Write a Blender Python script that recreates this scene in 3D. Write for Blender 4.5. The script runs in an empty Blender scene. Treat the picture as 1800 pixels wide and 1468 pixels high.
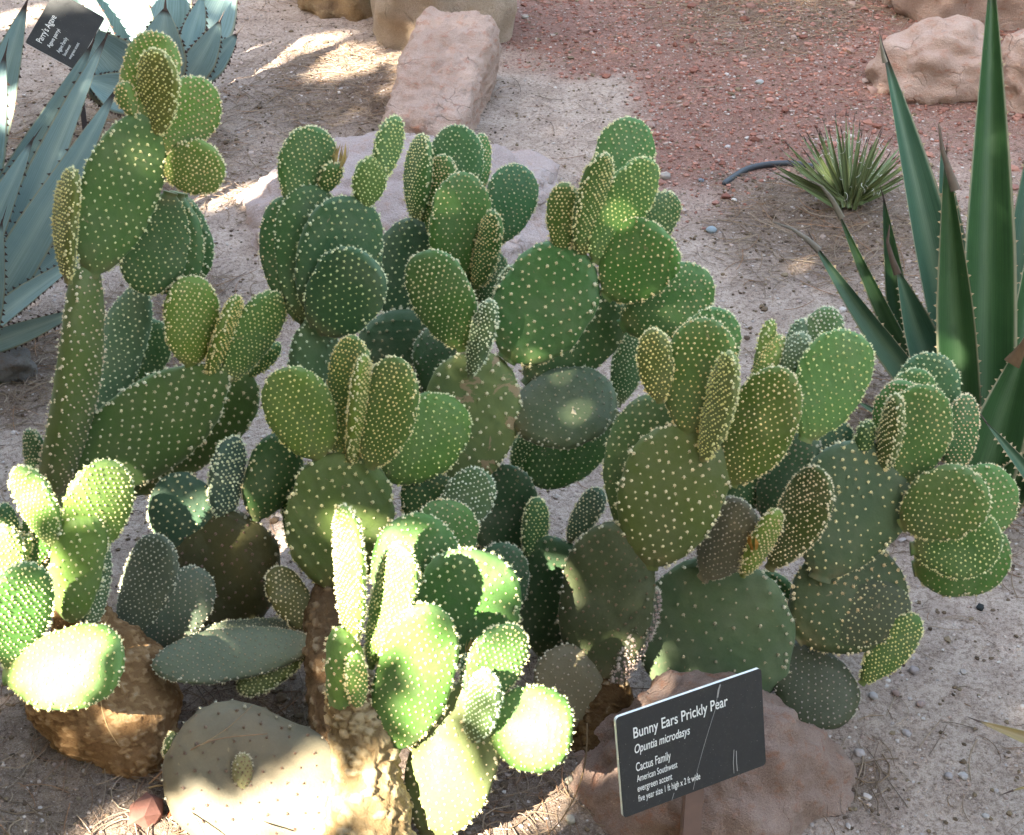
import bpy, bmesh, math, random
import numpy as np
from mathutils import Vector, Matrix, noise

random.seed(7)
rng = np.random.default_rng(7)
R_ = math.radians
scene = bpy.context.scene
col = scene.collection

# ------------------------------------------------------------------ camera
CAM_H, PITCH, F_PX = 1.30, R_(35.0), 2854.0
cam_data = bpy.data.cameras.new('camera')
cam = bpy.data.objects.new('camera', cam_data)
col.objects.link(cam)
cam.location = (0, 0, CAM_H)
cam.rotation_euler = (math.pi / 2 - PITCH, 0, 0)
cam_data.sensor_fit = 'HORIZONTAL'
cam_data.sensor_width = 36.0
cam_data.lens = F_PX / 1800.0 * 36.0
cam_data.clip_start = 0.05
cam_data.clip_end = 400.0
scene.camera = cam

# ------------------------------------------------------------------ light
SUN_EL, SUN_SIDE = R_(39.0), R_(48.0)          # sun stands on the left, a little behind the viewer
TO_SUN = Vector((-math.cos(SUN_EL) * math.cos(SUN_SIDE), -math.cos(SUN_EL) * math.sin(SUN_SIDE), math.sin(SUN_EL)))
world = bpy.data.worlds.new('World')
scene.world = world
world.use_nodes = True
wn = world.node_tree
bg = wn.nodes['Background']
sky = wn.nodes.new('ShaderNodeTexSky')
sky.sky_type = 'NISHITA'
sky.sun_disc = False
sky.sun_elevation = SUN_EL
sky.sun_rotation = math.atan2(TO_SUN.x, TO_SUN.y)
sky.air_density = 1.0
sky.dust_density = 5.0
sky.ozone_density = 0.3
wn.links.new(sky.outputs[0], bg.inputs[0])
bg.inputs[1].default_value = 0.115
sun_data = bpy.data.lights.new('sun', 'SUN')
sun_data.energy = 3.4
sun_data.angle = R_(0.5)
sun_data.color = (1.0, 0.975, 0.94)
sun = bpy.data.objects.new('sun', sun_data)
col.objects.link(sun)
sun.rotation_euler = (-TO_SUN).to_track_quat('-Z', 'Y').to_euler()
sun.location = (-4, -2, 5)
scene.view_settings.view_transform = 'Standard'
scene.view_settings.look = 'None'
scene.view_settings.gamma = 1.0
scene.view_settings.use_curve_mapping = False
scene.view_settings.exposure = 3.80
scene.view_settings.use_white_balance = True      # the photograph is balanced for the blue light of the shade
scene.view_settings.white_balance_temperature = 7500
scene.view_settings.white_balance_tint = 5

# ------------------------------------------------------------------ measuring
SP, CP = math.sin(PITCH), math.cos(PITCH)
CAM = Vector((0, 0, CAM_H))
RIGHT, UP, FWD = Vector((1, 0, 0)), Vector((0, SP, CP)), Vector((0, CP, -SP))


def at(px, py, z):
    return CAM + z * (FWD + ((px - 900) / F_PX) * RIGHT + ((734 - py) / F_PX) * UP)


def ground_z(px, py, h=0.0):
    return (CAM_H - h) / (SP + (py - 734) / F_PX * CP)


def on_ground(px, py, h=0.0):
    return at(px, py, ground_z(px, py, h))


def depth_of(p):
    return (p - CAM).dot(FWD)


# ------------------------------------------------------------------ object helpers
def tag(o, label=None, cat=None, group=None, kind=None):
    if label: o['label'] = label
    if cat: o['category'] = cat
    if group: o['group'] = group
    if kind: o['kind'] = kind
    return o


def empty(name, loc):
    o = bpy.data.objects.new(name, None)
    o.empty_display_size = 0.05
    col.objects.link(o)
    o.location = loc
    return o


def link(o, parent=None):
    col.objects.link(o)
    if parent is not None:
        o.parent = parent
        ml = Vector((0, 0, 0)); q = parent
        while q is not None:
            ml += Vector(q.location); q = q.parent
        o.location = -ml          # meshes are written in world space; parents carry no rotation
    return o


def mesh_np(name, V, T, mat, parent=None, smooth=True, attrs=None, Q=None):
    """V (n,3) world coords, T (m,3) triangles and/or Q (k,4) quads"""
    me = bpy.data.meshes.new(name)
    V = np.asarray(V, dtype=np.float32)
    T = np.zeros((0, 3), np.int32) if T is None else np.asarray(T, np.int32)
    Q = np.zeros((0, 4), np.int32) if Q is None else np.asarray(Q, np.int32)
    me.vertices.add(len(V))
    me.vertices.foreach_set('co', V.ravel())
    nl = T.size + Q.size
    me.loops.add(nl)
    me.loops.foreach_set('vertex_index', np.concatenate([T.ravel(), Q.ravel()]))
    me.polygons.add(len(T) + len(Q))
    st = np.concatenate([np.arange(len(T)) * 3, T.size + np.arange(len(Q)) * 4]).astype(np.int32)
    me.polygons.foreach_set('loop_start', st)
    me.polygons.foreach_set('use_smooth', np.full(len(T) + len(Q), smooth))
    me.update(calc_edges=True)
    me.validate()
    if attrs:
        for k, a in attrs.items():
            at_ = me.attributes.new(k, 'FLOAT', 'POINT')
            at_.data.foreach_set('value', np.asarray(a, np.float32))
    me.materials.append(mat)
    o = bpy.data.objects.new(name, me)
    return link(o, parent)


def mesh_bm(name, bm, mat, parent=None, smooth=False):
    me = bpy.data.meshes.new(name)
    bm.to_mesh(me); bm.free()
    if smooth:
        me.polygons.foreach_set('use_smooth', [True] * len(me.polygons))
    me.materials.append(mat)
    return link(bpy.data.objects.new(name, me), parent)


# ------------------------------------------------------------------ materials
class NT:
    def __init__(self, name):
        self.m = bpy.data.materials.new(name)
        self.m.use_nodes = True
        self.t = self.m.node_tree
        self.b = self.t.nodes['Principled BSDF']

    def n(self, kind, **kw):
        nd = self.t.nodes.new('ShaderNode' + kind)
        for k, v in kw.items():
            if k.startswith('i_'):
                nd.inputs[k[2:].replace('_', ' ')].default_value = v
            else:
                setattr(nd, k, v)
        return nd

    def l(self, a, b): self.t.links.new(a, b)

    def noise(self, scale, detail=4, rough=0.55, vec=None, dist=0.0):
        nd = self.n('TexNoise')
        nd.inputs['Scale'].default_value = scale
        nd.inputs['Detail'].default_value = detail
        nd.inputs['Roughness'].default_value = rough
        nd.inputs['Distortion'].default_value = dist
        if vec is not None: self.l(vec, nd.inputs['Vector'])
        return nd.outputs['Fac']

    def ramp(self, fac, stops):
        nd = self.n('ValToRGB')
        el = nd.color_ramp.elements
        while len(el) < len(stops): el.new(0.5)
        for e, (p, c) in zip(el, stops):
            e.position = p
            e.color = c if len(c) == 4 else (*c, 1)
        self.l(fac, nd.inputs[0])
        return nd.outputs[0]

    def mix(self, fac, a, b, mode='MIX'):
        nd = self.n('Mix', data_type='RGBA', blend_type=mode)
        for s, v in ((nd.inputs[0], fac), (nd.inputs[6], a), (nd.inputs[7], b)):
            if hasattr(v, 'is_output'): self.l(v, s)
            elif isinstance(v, (int, float)): s.default_value = v
            else: s.default_value = (*v, 1) if len(v) == 3 else v
        return nd.outputs[2]

    def math(self, op, a, b=0.0, clamp=False):
        nd = self.n('Math', operation=op, use_clamp=clamp)
        for s, v in ((nd.inputs[0], a), (nd.inputs[1], b)):
            if hasattr(v, 'is_output'): self.l(v, s)
            else: s.default_value = v
        return nd.outputs[0]

    def bump(self, h, strength=0.3, dist=0.002):
        nd = self.n('Bump')
        nd.inputs['Strength'].default_value = strength
        nd.inputs['Distance'].default_value = dist
        self.l(h, nd.inputs['Height'])
        self.l(nd.outputs[0], self.b.inputs['Normal'])

    def obj(self): return self.n('TexCoord').outputs['Object']

    def pos(self): return self.n('NewGeometry').outputs['Position']

    def set(self, base=None, rough=0.6, spec=0.3, **kw):
        if base is not None:
            if hasattr(base, 'is_output'): self.l(base, self.b.inputs['Base Color'])
            else: self.b.inputs['Base Color'].default_value = (*base, 1)
        if hasattr(rough, 'is_output'): self.l(rough, self.b.inputs['Roughness'])
        else: self.b.inputs['Roughness'].default_value = rough
        self.b.inputs['Specular IOR Level'].default_value = spec
        for k, v in kw.items():
            self.b.inputs[k.replace('_', ' ')].default_value = v
        return self.m


def mat_pad():
    m = NT('cactus_skin')
    p = m.pos()
    oc = m.n('ObjectInfo').outputs['Color']
    al = m.n('Attribute', attribute_name='along').outputs['Fac']
    big = m.noise(28, 4, 0.6, p)
    fine = m.noise(420, 3, 0.6, p)
    c = m.mix(m.ramp(big, [(0.3, (0, 0, 0)), (0.75, (1, 1, 1))]), oc, (1.35, 1.22, 1.1), 'MULTIPLY')
    c = m.mix(0.75, oc, c)
    c = m.mix(m.math('MULTIPLY', m.ramp(fine, [(0.35, (0, 0, 0)), (0.8, (1, 1, 1))]), 0.35), c, (0.62, 0.66, 0.62), 'MULTIPLY')
    dust = m.ramp(m.noise(17, 5, 0.7, p, 0.3), [(0.45, (0, 0, 0)), (0.75, (1, 1, 1))])
    c = m.mix(m.math('MULTIPLY', dust, 0.30), c, (0.21, 0.21, 0.15))
    # corky brown towards the joint, and small scars
    cork = m.math('SUBTRACT', 1.0, m.math('MULTIPLY', al, 4.5), True)
    cork = m.math('MULTIPLY', cork, m.ramp(m.noise(60, 3, 0.6, p), [(0.35, (0, 0, 0)), (0.6, (1, 1, 1))]))
    c = m.mix(m.math('MULTIPLY', cork, 0.55), c, (0.20, 0.14, 0.07))
    sc = m.noise(95, 5, 0.65, p, 0.6)
    c = m.mix(m.math('MULTIPLY', m.ramp(sc, [(0.665, (0, 0, 0)), (0.70, (1, 1, 1))]), 0.7), c, (0.27, 0.20, 0.12))
    m.bump(m.math('ADD', fine, m.math('MULTIPLY', big, 2.0)), 0.25, 0.0012)
    return m.set(c, 0.55, 0.28, Sheen_Weight=0.05, Sheen_Roughness=0.5)


def mat_scarred():
    m = NT('scarred_cactus_skin')
    p = m.pos()
    oc = m.n('ObjectInfo').outputs['Color']
    v = m.noise(34, 5, 0.6, p, 0.8)
    c = m.mix(m.ramp(m.noise(60, 4, 0.6, p), [(0.35, (0, 0, 0)), (0.7, (1, 1, 1))]), oc, (1.3, 1.2, 1.1), 'MULTIPLY')
    c = m.mix(m.ramp(v, [(0.57, (0, 0, 0)), (0.60, (1, 1, 1))]), c, (0.30, 0.22, 0.13))
    m.bump(v, 0.5, 0.002)
    return m.set(c, 0.65, 0.25)


def mat_cork():
    m = NT('corky_bark')
    p = m.pos()
    oc = m.n('ObjectInfo').outputs['Color']
    n1 = m.noise(26, 6, 0.7, p, 0.5)
    n2 = m.noise(130, 5, 0.7, p, 0.8)
    n3 = m.noise(420, 3, 0.7, p)
    c = m.mix(m.ramp(n1, [(0.3, (0, 0, 0)), (0.7, (1, 1, 1))]), oc, (0.62, 0.55, 0.48), 'MULTIPLY')
    c = m.mix(m.math('MULTIPLY', m.ramp(n2, [(0.34, (1, 1, 1)), (0.46, (0, 0, 0))]), 0.45), c, (0.36, 0.28, 0.22), 'MULTIPLY')
    c = m.mix(m.math('MULTIPLY', m.ramp(n2, [(0.56, (0, 0, 0)), (0.72, (1, 1, 1))]), 0.25), c, (0.44, 0.35, 0.24))
    sc = m.n('Attribute', attribute_name='scale').outputs['Fac']
    c = m.mix(m.math('MULTIPLY', m.ramp(sc, [(0.0, (1, 1, 1)), (0.35, (0, 0, 0))]), 0.6), c, (0.45, 0.36, 0.28), 'MULTIPLY')
    c = m.mix(m.math('MULTIPLY', m.ramp(sc, [(0.6, (0, 0, 0)), (1.0, (1, 1, 1))]), 0.35), c, (0.46, 0.38, 0.27))
    m.bump(m.math('ADD', m.math('MULTIPLY', n2, 0.8), m.math('MULTIPLY', n3, 0.7)), 0.6, 0.003)
    return m.set(c, 0.85, 0.15)


def mat_tuft():
    m = NT('glochid_straw')
    p = m.pos()
    oc = m.n('ObjectInfo').outputs['Color']
    c = m.mix(m.ramp(m.noise(300, 2, 0.5, p), [(0.35, (0, 0, 0)), (0.7, (1, 1, 1))]), oc, (0.72, 0.62, 0.5), 'MULTIPLY')
    pl = m.n('Attribute', attribute_name='pale').outputs['Fac']
    c = m.mix(m.math('MULTIPLY', pl, 0.5), c, (0.82, 0.79, 0.60))
    return m.set(c, 0.75, 0.15, Sheen_Weight=0.25, Sheen_Roughness=0.4)


def mat_agave(name, lo, hi, stripe, rough=0.45, bloom=0.0):
    m = NT(name)
    p = m.pos()
    ac = m.n('Attribute', attribute_name='across').outputs['Fac']
    al = m.n('Attribute', attribute_name='along').outputs['Fac']
    c = m.mix(m.noise(14, 4, 0.6, p), lo, hi)
    mid = m.math('SUBTRACT', 1.0, m.math('MULTIPLY', m.math('ABSOLUTE', ac), 2.6), True)
    c = m.mix(m.math('MULTIPLY', mid, 0.45), c, stripe)
    edge = m.ramp(m.math('ABSOLUTE', ac), [(0.88, (0, 0, 0)), (0.94, (1, 1, 1))])
    c = m.mix(m.math('MULTIPLY', edge, 0.75), c, (0.36, 0.33, 0.22))
    st = m.n('Combine' + 'XYZ')
    m.l(m.math('MULTIPLY', ac, 30.0), st.inputs[0]); m.l(m.math('MULTIPLY', al, 2.0), st.inputs[1])
    c = m.mix(m.math('MULTIPLY', m.noise(1.3, 4, 0.6, st.outputs[0]), 0.5), c, lo, 'MULTIPLY') if False else c
    strk = m.noise(1.3, 4, 0.6, st.outputs[0])
    c = m.mix(m.math('MULTIPLY', m.ramp(strk, [(0.4, (0, 0, 0)), (0.62, (1, 1, 1))]), 0.7), c, (0.52, 0.60, 0.58), 'MULTIPLY')
    sp = m.noise(90, 5, 0.7, p, 0.4)
    c = m.mix(m.math('MULTIPLY', m.ramp(sp, [(0.68, (0, 0, 0)), (0.75, (1, 1, 1))]), 0.6), c, (0.16, 0.13, 0.08))
    tip = m.ramp(al, [(0.90, (0, 0, 0)), (0.955, (1, 1, 1))])
    c = m.mix(tip, c, (0.05, 0.035, 0.03))
    m.bump(m.noise(300, 3, 0.6, p), 0.15, 0.001)
    return m.set(c, rough, 0.35)


def mat_rock(name, a, b, c3, bands=0.0, scale=9.0):
    m = NT(name)
    o = m.obj()
    mp = m.n('Mapping'); mp.inputs['Scale'].default_value = (1, 1, 1 + bands)
    m.l(o, mp.inputs['Vector'])
    n1 = m.noise(scale, 6, 0.6, mp.outputs[0], 0.4)
    n2 = m.noise(scale * 5, 6, 0.65, mp.outputs[0], 0.2)
    n3 = m.noise(scale * 35, 4, 0.7, o)
    c = m.mix(m.ramp(n1, [(0.35, (0, 0, 0)), (0.65, (1, 1, 1))]), a, b)
    c = m.mix(m.ramp(n2, [(0.52, (0, 0, 0)), (0.72, (1, 1, 1))]), c, c3)
    c = m.mix(m.math('MULTIPLY', m.ramp(n3, [(0.35, (0, 0, 0)), (0.75, (1, 1, 1))]), 0.4), c, (0.6, 0.58, 0.56), 'MULTIPLY')
    n5 = m.noise(scale * 90, 3, 0.75, o)
    c = m.mix(m.math('MULTIPLY', m.ramp(n5, [(0.36, (1, 1, 1)), (0.47, (0, 0, 0))]), 0.55), c, (0.5, 0.46, 0.43), 'MULTIPLY')
    c = m.mix(m.math('MULTIPLY', m.ramp(n5, [(0.58, (0, 0, 0)), (0.70, (1, 1, 1))]), 0.35), c, (0.62, 0.56, 0.52))
    cr = m.n('TexVoronoi', feature='DISTANCE_TO_EDGE'); cr.inputs['Scale'].default_value = scale * 1.3
    dw = m.n('VectorMath', operation='ADD'); ns = m.n('TexNoise'); ns.inputs['Scale'].default_value = scale * 2
    sc_ = m.n('VectorMath', operation='SCALE'); sc_.inputs['Scale'].default_value = 0.09
    m.l(o, ns.inputs['Vector']); m.l(ns.outputs['Color'], sc_.inputs[0]); m.l(o, dw.inputs[0]); m.l(sc_.outputs[0], dw.inputs[1]); m.l(dw.outputs[0], cr.inputs['Vector'])
    crack = m.math('MULTIPLY', m.ramp(cr.outputs['Distance'], [(0.0, (1, 1, 1)), (0.025, (0, 0, 0))]), m.ramp(n1, [(0.48, (0, 0, 0)), (0.6, (1, 1, 1))]))
    c = m.mix(m.math('MULTIPLY', crack, 0.35), c, (0.10, 0.065, 0.05))
    h = m.math('ADD', m.math('MULTIPLY', n2, 1.6), m.math('MULTIPLY', n3, 0.9))
    h = m.math('SUBTRACT', m.math('ADD', h, m.math('MULTIPLY', n5, 0.35)), m.math('MULTIPLY', crack, 0.8))
    m.bump(h, 0.85, 0.007)
    return m.set(c, 0.85, 0.2)


def mat_flat(name, c, rough=0.6, spec=0.3, var=0.0, scale=120, metallic=0.0):
    m = NT(name)
    if var:
        n = m.noise(scale, 4, 0.6, m.pos())
        base = m.mix(n, tuple(x * (1 - var) for x in c), tuple(min(1, x * (1 + var)) for x in c))
    else:
        base = c
    return m.set(base, rough, spec, Metallic=metallic)


def mat_objcol(name, rough=0.8, var=0.4, scale=120):
    m = NT(name)
    oc = m.n('ObjectInfo').outputs['Color']
    n = m.noise(scale, 4, 0.65, m.pos())
    c = m.mix(n, oc, (1 - var, 1 - var, 1 - var), 'MULTIPLY')
    m.bump(n, 0.4, 0.002)
    return m.set(c, rough, 0.2)


def mat_ground():
    m = NT('sandy_soil')
    p = m.pos()
    n1 = m.noise(2.2, 5, 0.6, p)
    n2 = m.noise(22, 6, 0.7, p, 0.3)
    n3 = m.noise(160, 5, 0.75, p)
    n4 = m.noise(600, 3, 0.7, p)
    red = m.n('Attribute', attribute_name='red').outputs['Fac']
    humus = m.n('Attribute', attribute_name='humus').outputs['Fac']
    c = m.mix(m.ramp(n1, [(0.3, (0, 0, 0)), (0.7, (1, 1, 1))]), (0.47, 0.36, 0.30), (0.56, 0.45, 0.385))
    c = m.mix(red, c, m.mix(n2, (0.22, 0.09, 0.068), (0.35, 0.175, 0.135)))
    c = m.mix(humus, c, m.mix(n2, (0.12, 0.085, 0.06), (0.27, 0.19, 0.14)))
    c = m.mix(m.math('MULTIPLY', m.ramp(n2, [(0.42, (0, 0, 0)), (0.62, (1, 1, 1))]), 0.6), c, (0.58, 0.53, 0.51), 'MULTIPLY')
    c = m.mix(m.math('MULTIPLY', m.ramp(n3, [(0.40, (1, 1, 1)), (0.52, (0, 0, 0))]), 0.75), c, (0.45, 0.40, 0.37), 'MULTIPLY')
    c = m.mix(m.math('MULTIPLY', m.ramp(n4, [(0.36, (1, 1, 1)), (0.46, (0, 0, 0))]), 0.6), c, (0.35, 0.30, 0.27), 'MULTIPLY')
    c = m.mix(m.math('MULTIPLY', m.ramp(n4, [(0.57, (0, 0, 0)), (0.70, (1, 1, 1))]), 0.5), c, (0.66, 0.60, 0.57))
    h = m.math('ADD', m.math('MULTIPLY', n3, 1.2), m.math('MULTIPLY', n4, 0.5))
    h = m.math('ADD', h, m.math('MULTIPLY', n2, 1.5))
    m.bump(h, 0.9, 0.007)
    return m.set(c, 0.92, 0.15)


M_PAD, M_SCAR, M_CORK, M_TUFT = mat_pad(), mat_scarred(), mat_cork(), mat_tuft()
M_BLUE = mat_agave('blue_agave_skin', (0.17, 0.265, 0.27), (0.29, 0.385, 0.37), (0.40, 0.48, 0.43), 0.75)
M_GREEN = mat_agave('green_agave_skin', (0.018, 0.060, 0.018), (0.050, 0.120, 0.042), (0.095, 0.17, 0.08), 0.5)
M_GREENP = mat_agave('pale_green_agave_skin', (0.050, 0.115, 0.07), (0.085, 0.17, 0.11), (0.19, 0.27, 0.17), 0.5)
M_THORN = mat_flat('dark_thorn', (0.06, 0.035, 0.03), 0.5, 0.3, 0.3)
M_THORNP = mat_flat('pale_thorn', (0.42, 0.32, 0.2), 0.5, 0.3, 0.3)
M_GROUND = mat_ground()
M_OBJ = mat_objcol('stone_grain')
M_STRAW = mat_objcol('dry_straw', 0.7, 0.35, 60)

# ------------------------------------------------------------------ ground
def axis_pts(lo, hi, step, far):
    mid = list(np.arange(lo, hi, step))
    out, d, x = [], step, hi
    while x < far:
        out.append(x); d *= 1.35; x += d
    pre, d, x = [], step, lo - step
    while x > -far:
        pre.append(x); d *= 1.35; x -= d
    return np.array(pre[::-1] + mid + out + [far])


def ground_height(x, y):
    v = Vector((x * 1.1, y * 1.1, 0.3))
    h = noise.noise(v) * 0.022 + noise.noise(v * 4.1) * 0.008 + noise.noise(v * 13) * 0.004
    if 0.5 < y < 5 and abs(x) < 3:
        w = Vector((x, y, 1.7))
        h += noise.noise(w * 38) * 0.0022 + noise.noise(w * 90) * 0.0013
    return h


def smooth(x, a, b):
    t = max(0.0, min(1.0, (x - a) / (b - a)))
    return t * t * (3 - 2 * t)


def red_mask(x, y):
    n = noise.noise(Vector((x * 2.3, y * 2.3, 5))) * 0.25 + noise.noise(Vector((x * 8, y * 8, 9))) * 0.12
    # the strip of crushed red stone runs from the back right towards the far middle
    a = smooth(x - (0.0 + 0.30 * (3.1 - y)) + n, -0.02, 0.16)
    b = smooth(y + n * 0.8 - 0.16 * x, 2.28, 2.62)
    return a * b * 0.85


HUMUS = [(on_ground(330, 560), 0.16), (on_ground(60, 640), 0.20), (on_ground(1480, 400), 0.27), (on_ground(450, 1330), 0.16),
         (on_ground(900, 1400), 0.20), (on_ground(620, 150), 0.30), (on_ground(200, 280), 0.35), (on_ground(1600, 800), 0.25),
         (on_ground(130, 1430), 0.24), (on_ground(1350, 20), 0.3), (on_ground(1500, 1400), 0.06)]


def humus_mask(x, y):
    n = noise.noise(Vector((x * 9, y * 9, 3))) * 0.3
    s = 0
    for c, r in HUMUS:
        d = math.hypot(x - c.x, (y - c.y))
        s = max(s, 1 - smooth(d / r + n, 0.35, 1.1))
    return s * 0.75


gx, gy = axis_pts(-1.45, 1.45, 0.0115, 70), axis_pts(0.85, 3.75, 0.0115, 70)
nx, ny = len(gx), len(gy)
V = np.zeros((ny, nx, 3), np.float32)
RED = np.zeros((ny, nx), np.float32); HUM = np.zeros((ny, nx), np.float32)
for j in range(ny):
    y = float(gy[j])
    for i in range(nx):
        x = float(gx[i])
        V[j, i] = (x, y, ground_height(x, y) if abs(x) < 8 and abs(y) < 12 else 0.0)
        if abs(x) < 3 and 0 < y < 7:
            RED[j, i] = red_mask(x, y); HUM[j, i] = humus_mask(x, y)
idx = np.arange(nx * ny).reshape(ny, nx)
Q = np.stack([idx[:-1, :-1], idx[:-1, 1:], idx[1:, 1:], idx[1:, :-1]], -1).reshape(-1, 4)
ground = mesh_np('ground', V.reshape(-1, 3), None, M_GROUND, Q=Q, attrs={'red': RED.ravel(), 'humus': HUM.ravel()})
tag(ground, 'sandy garden soil with a strip of crushed red stone at the back', kind='structure')

# ------------------------------------------------------------------ rocks
def rock(name, label, cen, dims, mat, n=2.4, seed=1, rough=0.10, rotz=0.0, tilt=(0, 0), taper=0.0, sub=5, cat='rock', group=None, color=None, fine=0.05, chip=0.16, flat=False):
    bm = bmesh.new()
    bmesh.ops.create_icosphere(bm, subdivisions=sub, radius=1)
    off = Vector((seed * 7.3, seed * 3.1, seed * 1.7))
    rot = Matrix.Rotation(rotz, 3, 'Z') @ Matrix.Rotation(tilt[0], 3, 'X') @ Matrix.Rotation(tilt[1], 3, 'Y')
    mean = sum(dims) / 3
    for v in bm.verts:
        d = v.co.normalized()
        r = (abs(d.x) ** n + abs(d.y) ** n + abs(d.z) ** n) ** (-1 / n)
        r *= 1 + rough * noise.noise(d * 1.6 + off) + rough * 0.6 * noise.noise(d * 3.7 + off)
        q = Vector((d.x * r * dims[0], d.y * r * dims[1], d.z * r * dims[2]))
        k = 1 - taper * (d.z * r)
        q.x *= k; q.y *= k
        u = q / mean
        dd, _ = noise.voronoi(u * 1.9 + off)           # broken facets
        q += d * mean * (chip * (dd[0] - 0.45) + fine * noise.fractal(u * 4.5 + off, 0.7, 2.1, 6))
        v.co = rot @ q
    o = mesh_bm(name, bm, mat, None, not flat)
    o.location = cen
    if color: o.color = (*color, 1)
    tag(o, label, cat, group)
    return o


M_PINK = mat_rock('pink_sandstone', (0.44, 0.295, 0.235), (0.52, 0.375, 0.315), (0.42, 0.20, 0.135), 1.2, 9)
M_LAV = mat_rock('lavender_stone', (0.40, 0.31, 0.295), (0.48, 0.385, 0.365), (0.42, 0.28, 0.235), 0.8, 7)
M_CREAM = mat_rock('cream_limestone', (0.44, 0.33, 0.24), (0.35, 0.28, 0.225), (0.48, 0.36, 0.28), 0.0, 6)
M_RUST = mat_rock('rusty_sandstone', (0.28, 0.18, 0.14), (0.40, 0.285, 0.24), (0.34, 0.155, 0.095), 0.5, 11)
M_BROWN = mat_rock('ochre_rock', (0.36, 0.23, 0.12), (0.20, 0.12, 0.07), (0.42, 0.30, 0.17), 0.5, 12)
M_GREY = mat_rock('grey_stone', (0.17, 0.15, 0.14), (0.26, 0.23, 0.21), (0.20, 0.13, 0.09), 0.0, 30)

g = on_ground(715, 350)
rock('boulder', 'low wide lavender-pink boulder lying behind the cactus clump', (g.x, g.y - 0.05, 0.0), (0.262, 0.23, 0.085), M_LAV, 2.2, 3, 0.14, 0.1, sub=6, fine=0.06, chip=0.14)
g = on_ground(775, 165)
rock('stone_slab', 'long pink sandstone slab sloping up behind the low boulder', (g.x + 0.004, g.y - 0.09, 0.040), (0.080, 0.195, 0.07), M_PINK, 6, 5, 0.10, R_(-12), (R_(13), R_(3)), 0.0, 6, fine=0.06, chip=0.03)
g = on_ground(775, 95)
rock('boulder', 'upright cream boulder standing behind the pink stone slab', (g.x, g.y + 0.16, 0.13), (0.142, 0.13, 0.24), M_CREAM, 3.4, 8, 0.09, 0.3, (0, 0), 0.12, fine=0.05, chip=0.10)
g = on_ground(585, 25)
rock('rock', 'rough ochre rock with dark cracks at the upper edge beside the cream boulder', (g.x, g.y + 0.10, 0.06), (0.085, 0.10, 0.16), M_BROWN, 2.6, 12, 0.3, 0.6, (0, 0), 0.3, fine=0.12, chip=0.4)
g = on_ground(1700, 60)
rock('boulder', 'tall pinkish white boulder behind the tallest green agave leaf', (g.x + 0.05, g.y + 0.16, 0.07), (0.20, 0.16, 0.19), M_PINK, 3.0, 15, 0.2, 0.2)
g = on_ground(1660, 175)
rock('rock', 'low pinkish rock in front of the tall pinkish white boulder', (g.x, g.y + 0.06, 0.035), (0.125, 0.10, 0.085), M_PINK, 2.4, 21, 0.2, 0.15)
g = on_ground(1815, 200)
rock('rock', 'buff rock with a pink top cut by the edge, beside the tallest agave leaf', (g.x + 0.01, g.y + 0.05, 0.04), (0.085, 0.09, 0.10), M_PINK, 2.6, 27, 0.2, 0.4)
rock('boulder', 'rust and grey pointed boulder directly behind the black plant sign', on_ground(1262, 1400) + Vector((0, 0.02, -0.015)), (0.150, 0.125, 0.140), M_RUST, 2.1, 33, 0.14, -0.25, (R_(6), R_(8)), 0.34, sub=6, fine=0.05, chip=0.12)
g = on_ground(12, 655)
rock('stone', 'grey angular stone under the blue agave leaves', (g.x, g.y, 0.012), (0.036, 0.03, 0.024), M_GREY, 3, 41, 0.25, 0.3, sub=4)
g = on_ground(262, 1440)
rock('stone', 'red angular stone on the soil in front of the corky barrel trunk', (g.x, g.y, 0.012), (0.020, 0.020, 0.026), M_OBJ, 2.0, 45, 0.25, 0.7, (0.3, 0.2), 0.35, sub=1, color=(0.22, 0.10, 0.08), chip=0.1, flat=True)

# ------------------------------------------------------------------ pads
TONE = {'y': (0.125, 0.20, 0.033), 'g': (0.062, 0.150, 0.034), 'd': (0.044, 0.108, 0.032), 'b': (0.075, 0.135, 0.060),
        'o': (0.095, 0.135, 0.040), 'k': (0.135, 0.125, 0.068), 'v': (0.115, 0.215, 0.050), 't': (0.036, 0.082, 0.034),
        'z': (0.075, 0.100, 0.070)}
TUFT = {'y': (0.80, 0.70, 0.34), 'g': (0.76, 0.70, 0.38), 'd': (0.62, 0.57, 0.33), 'b': (0.72, 0.73, 0.56), 'o': (0.74, 0.66, 0.42),
        'k': (0.20, 0.14, 0.09), 'v': (0.80, 0.72, 0.38), 't': (0.30, 0.27, 0.18), 'z': (0.42, 0.38, 0.30)}


def tuft_template(seed):
    r = np.random.default_rng(seed)
    v = [(0, 0, 0.62)]
    for k in range(6):
        a = k * math.pi / 3 + r.uniform(-.2, .2)
        v.append((0.64 * math.cos(a), 0.64 * math.sin(a), 0.24 + r.uniform(-.1, .1)))
    for k in range(6):
        a = k * math.pi / 3 + 0.5
        v.append((0.62 * math.cos(a), 0.62 * math.sin(a), -0.35))
    t = []
    for k in range(6):
        k2 = (k + 1) % 6
        t.append((0, 1 + k, 1 + k2))
        t.append((1 + k, 7 + k, 1 + k2)); t.append((1 + k2, 7 + k, 7 + k2))
    n = len(v)
    for k in range(15):
        a = r.uniform(0, 2 * math.pi); e = r.uniform(0.15, 1.45)
        d = np.array([math.cos(a) * math.cos(e), math.sin(a) * math.cos(e), math.sin(e)])
        s = np.cross(d, r.normal(size=3)); s /= np.linalg.norm(s)
        b = d * 0.35
        v += [tuple(b + s * .11), tuple(b - s * .11), tuple(d * r.uniform(0.95, 1.7))]
        t.append((n, n + 1, n + 2)); n += 3
    return np.array(v), np.array(t)


TEMPL = [tuft_template(s) for s in range(5)]


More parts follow.
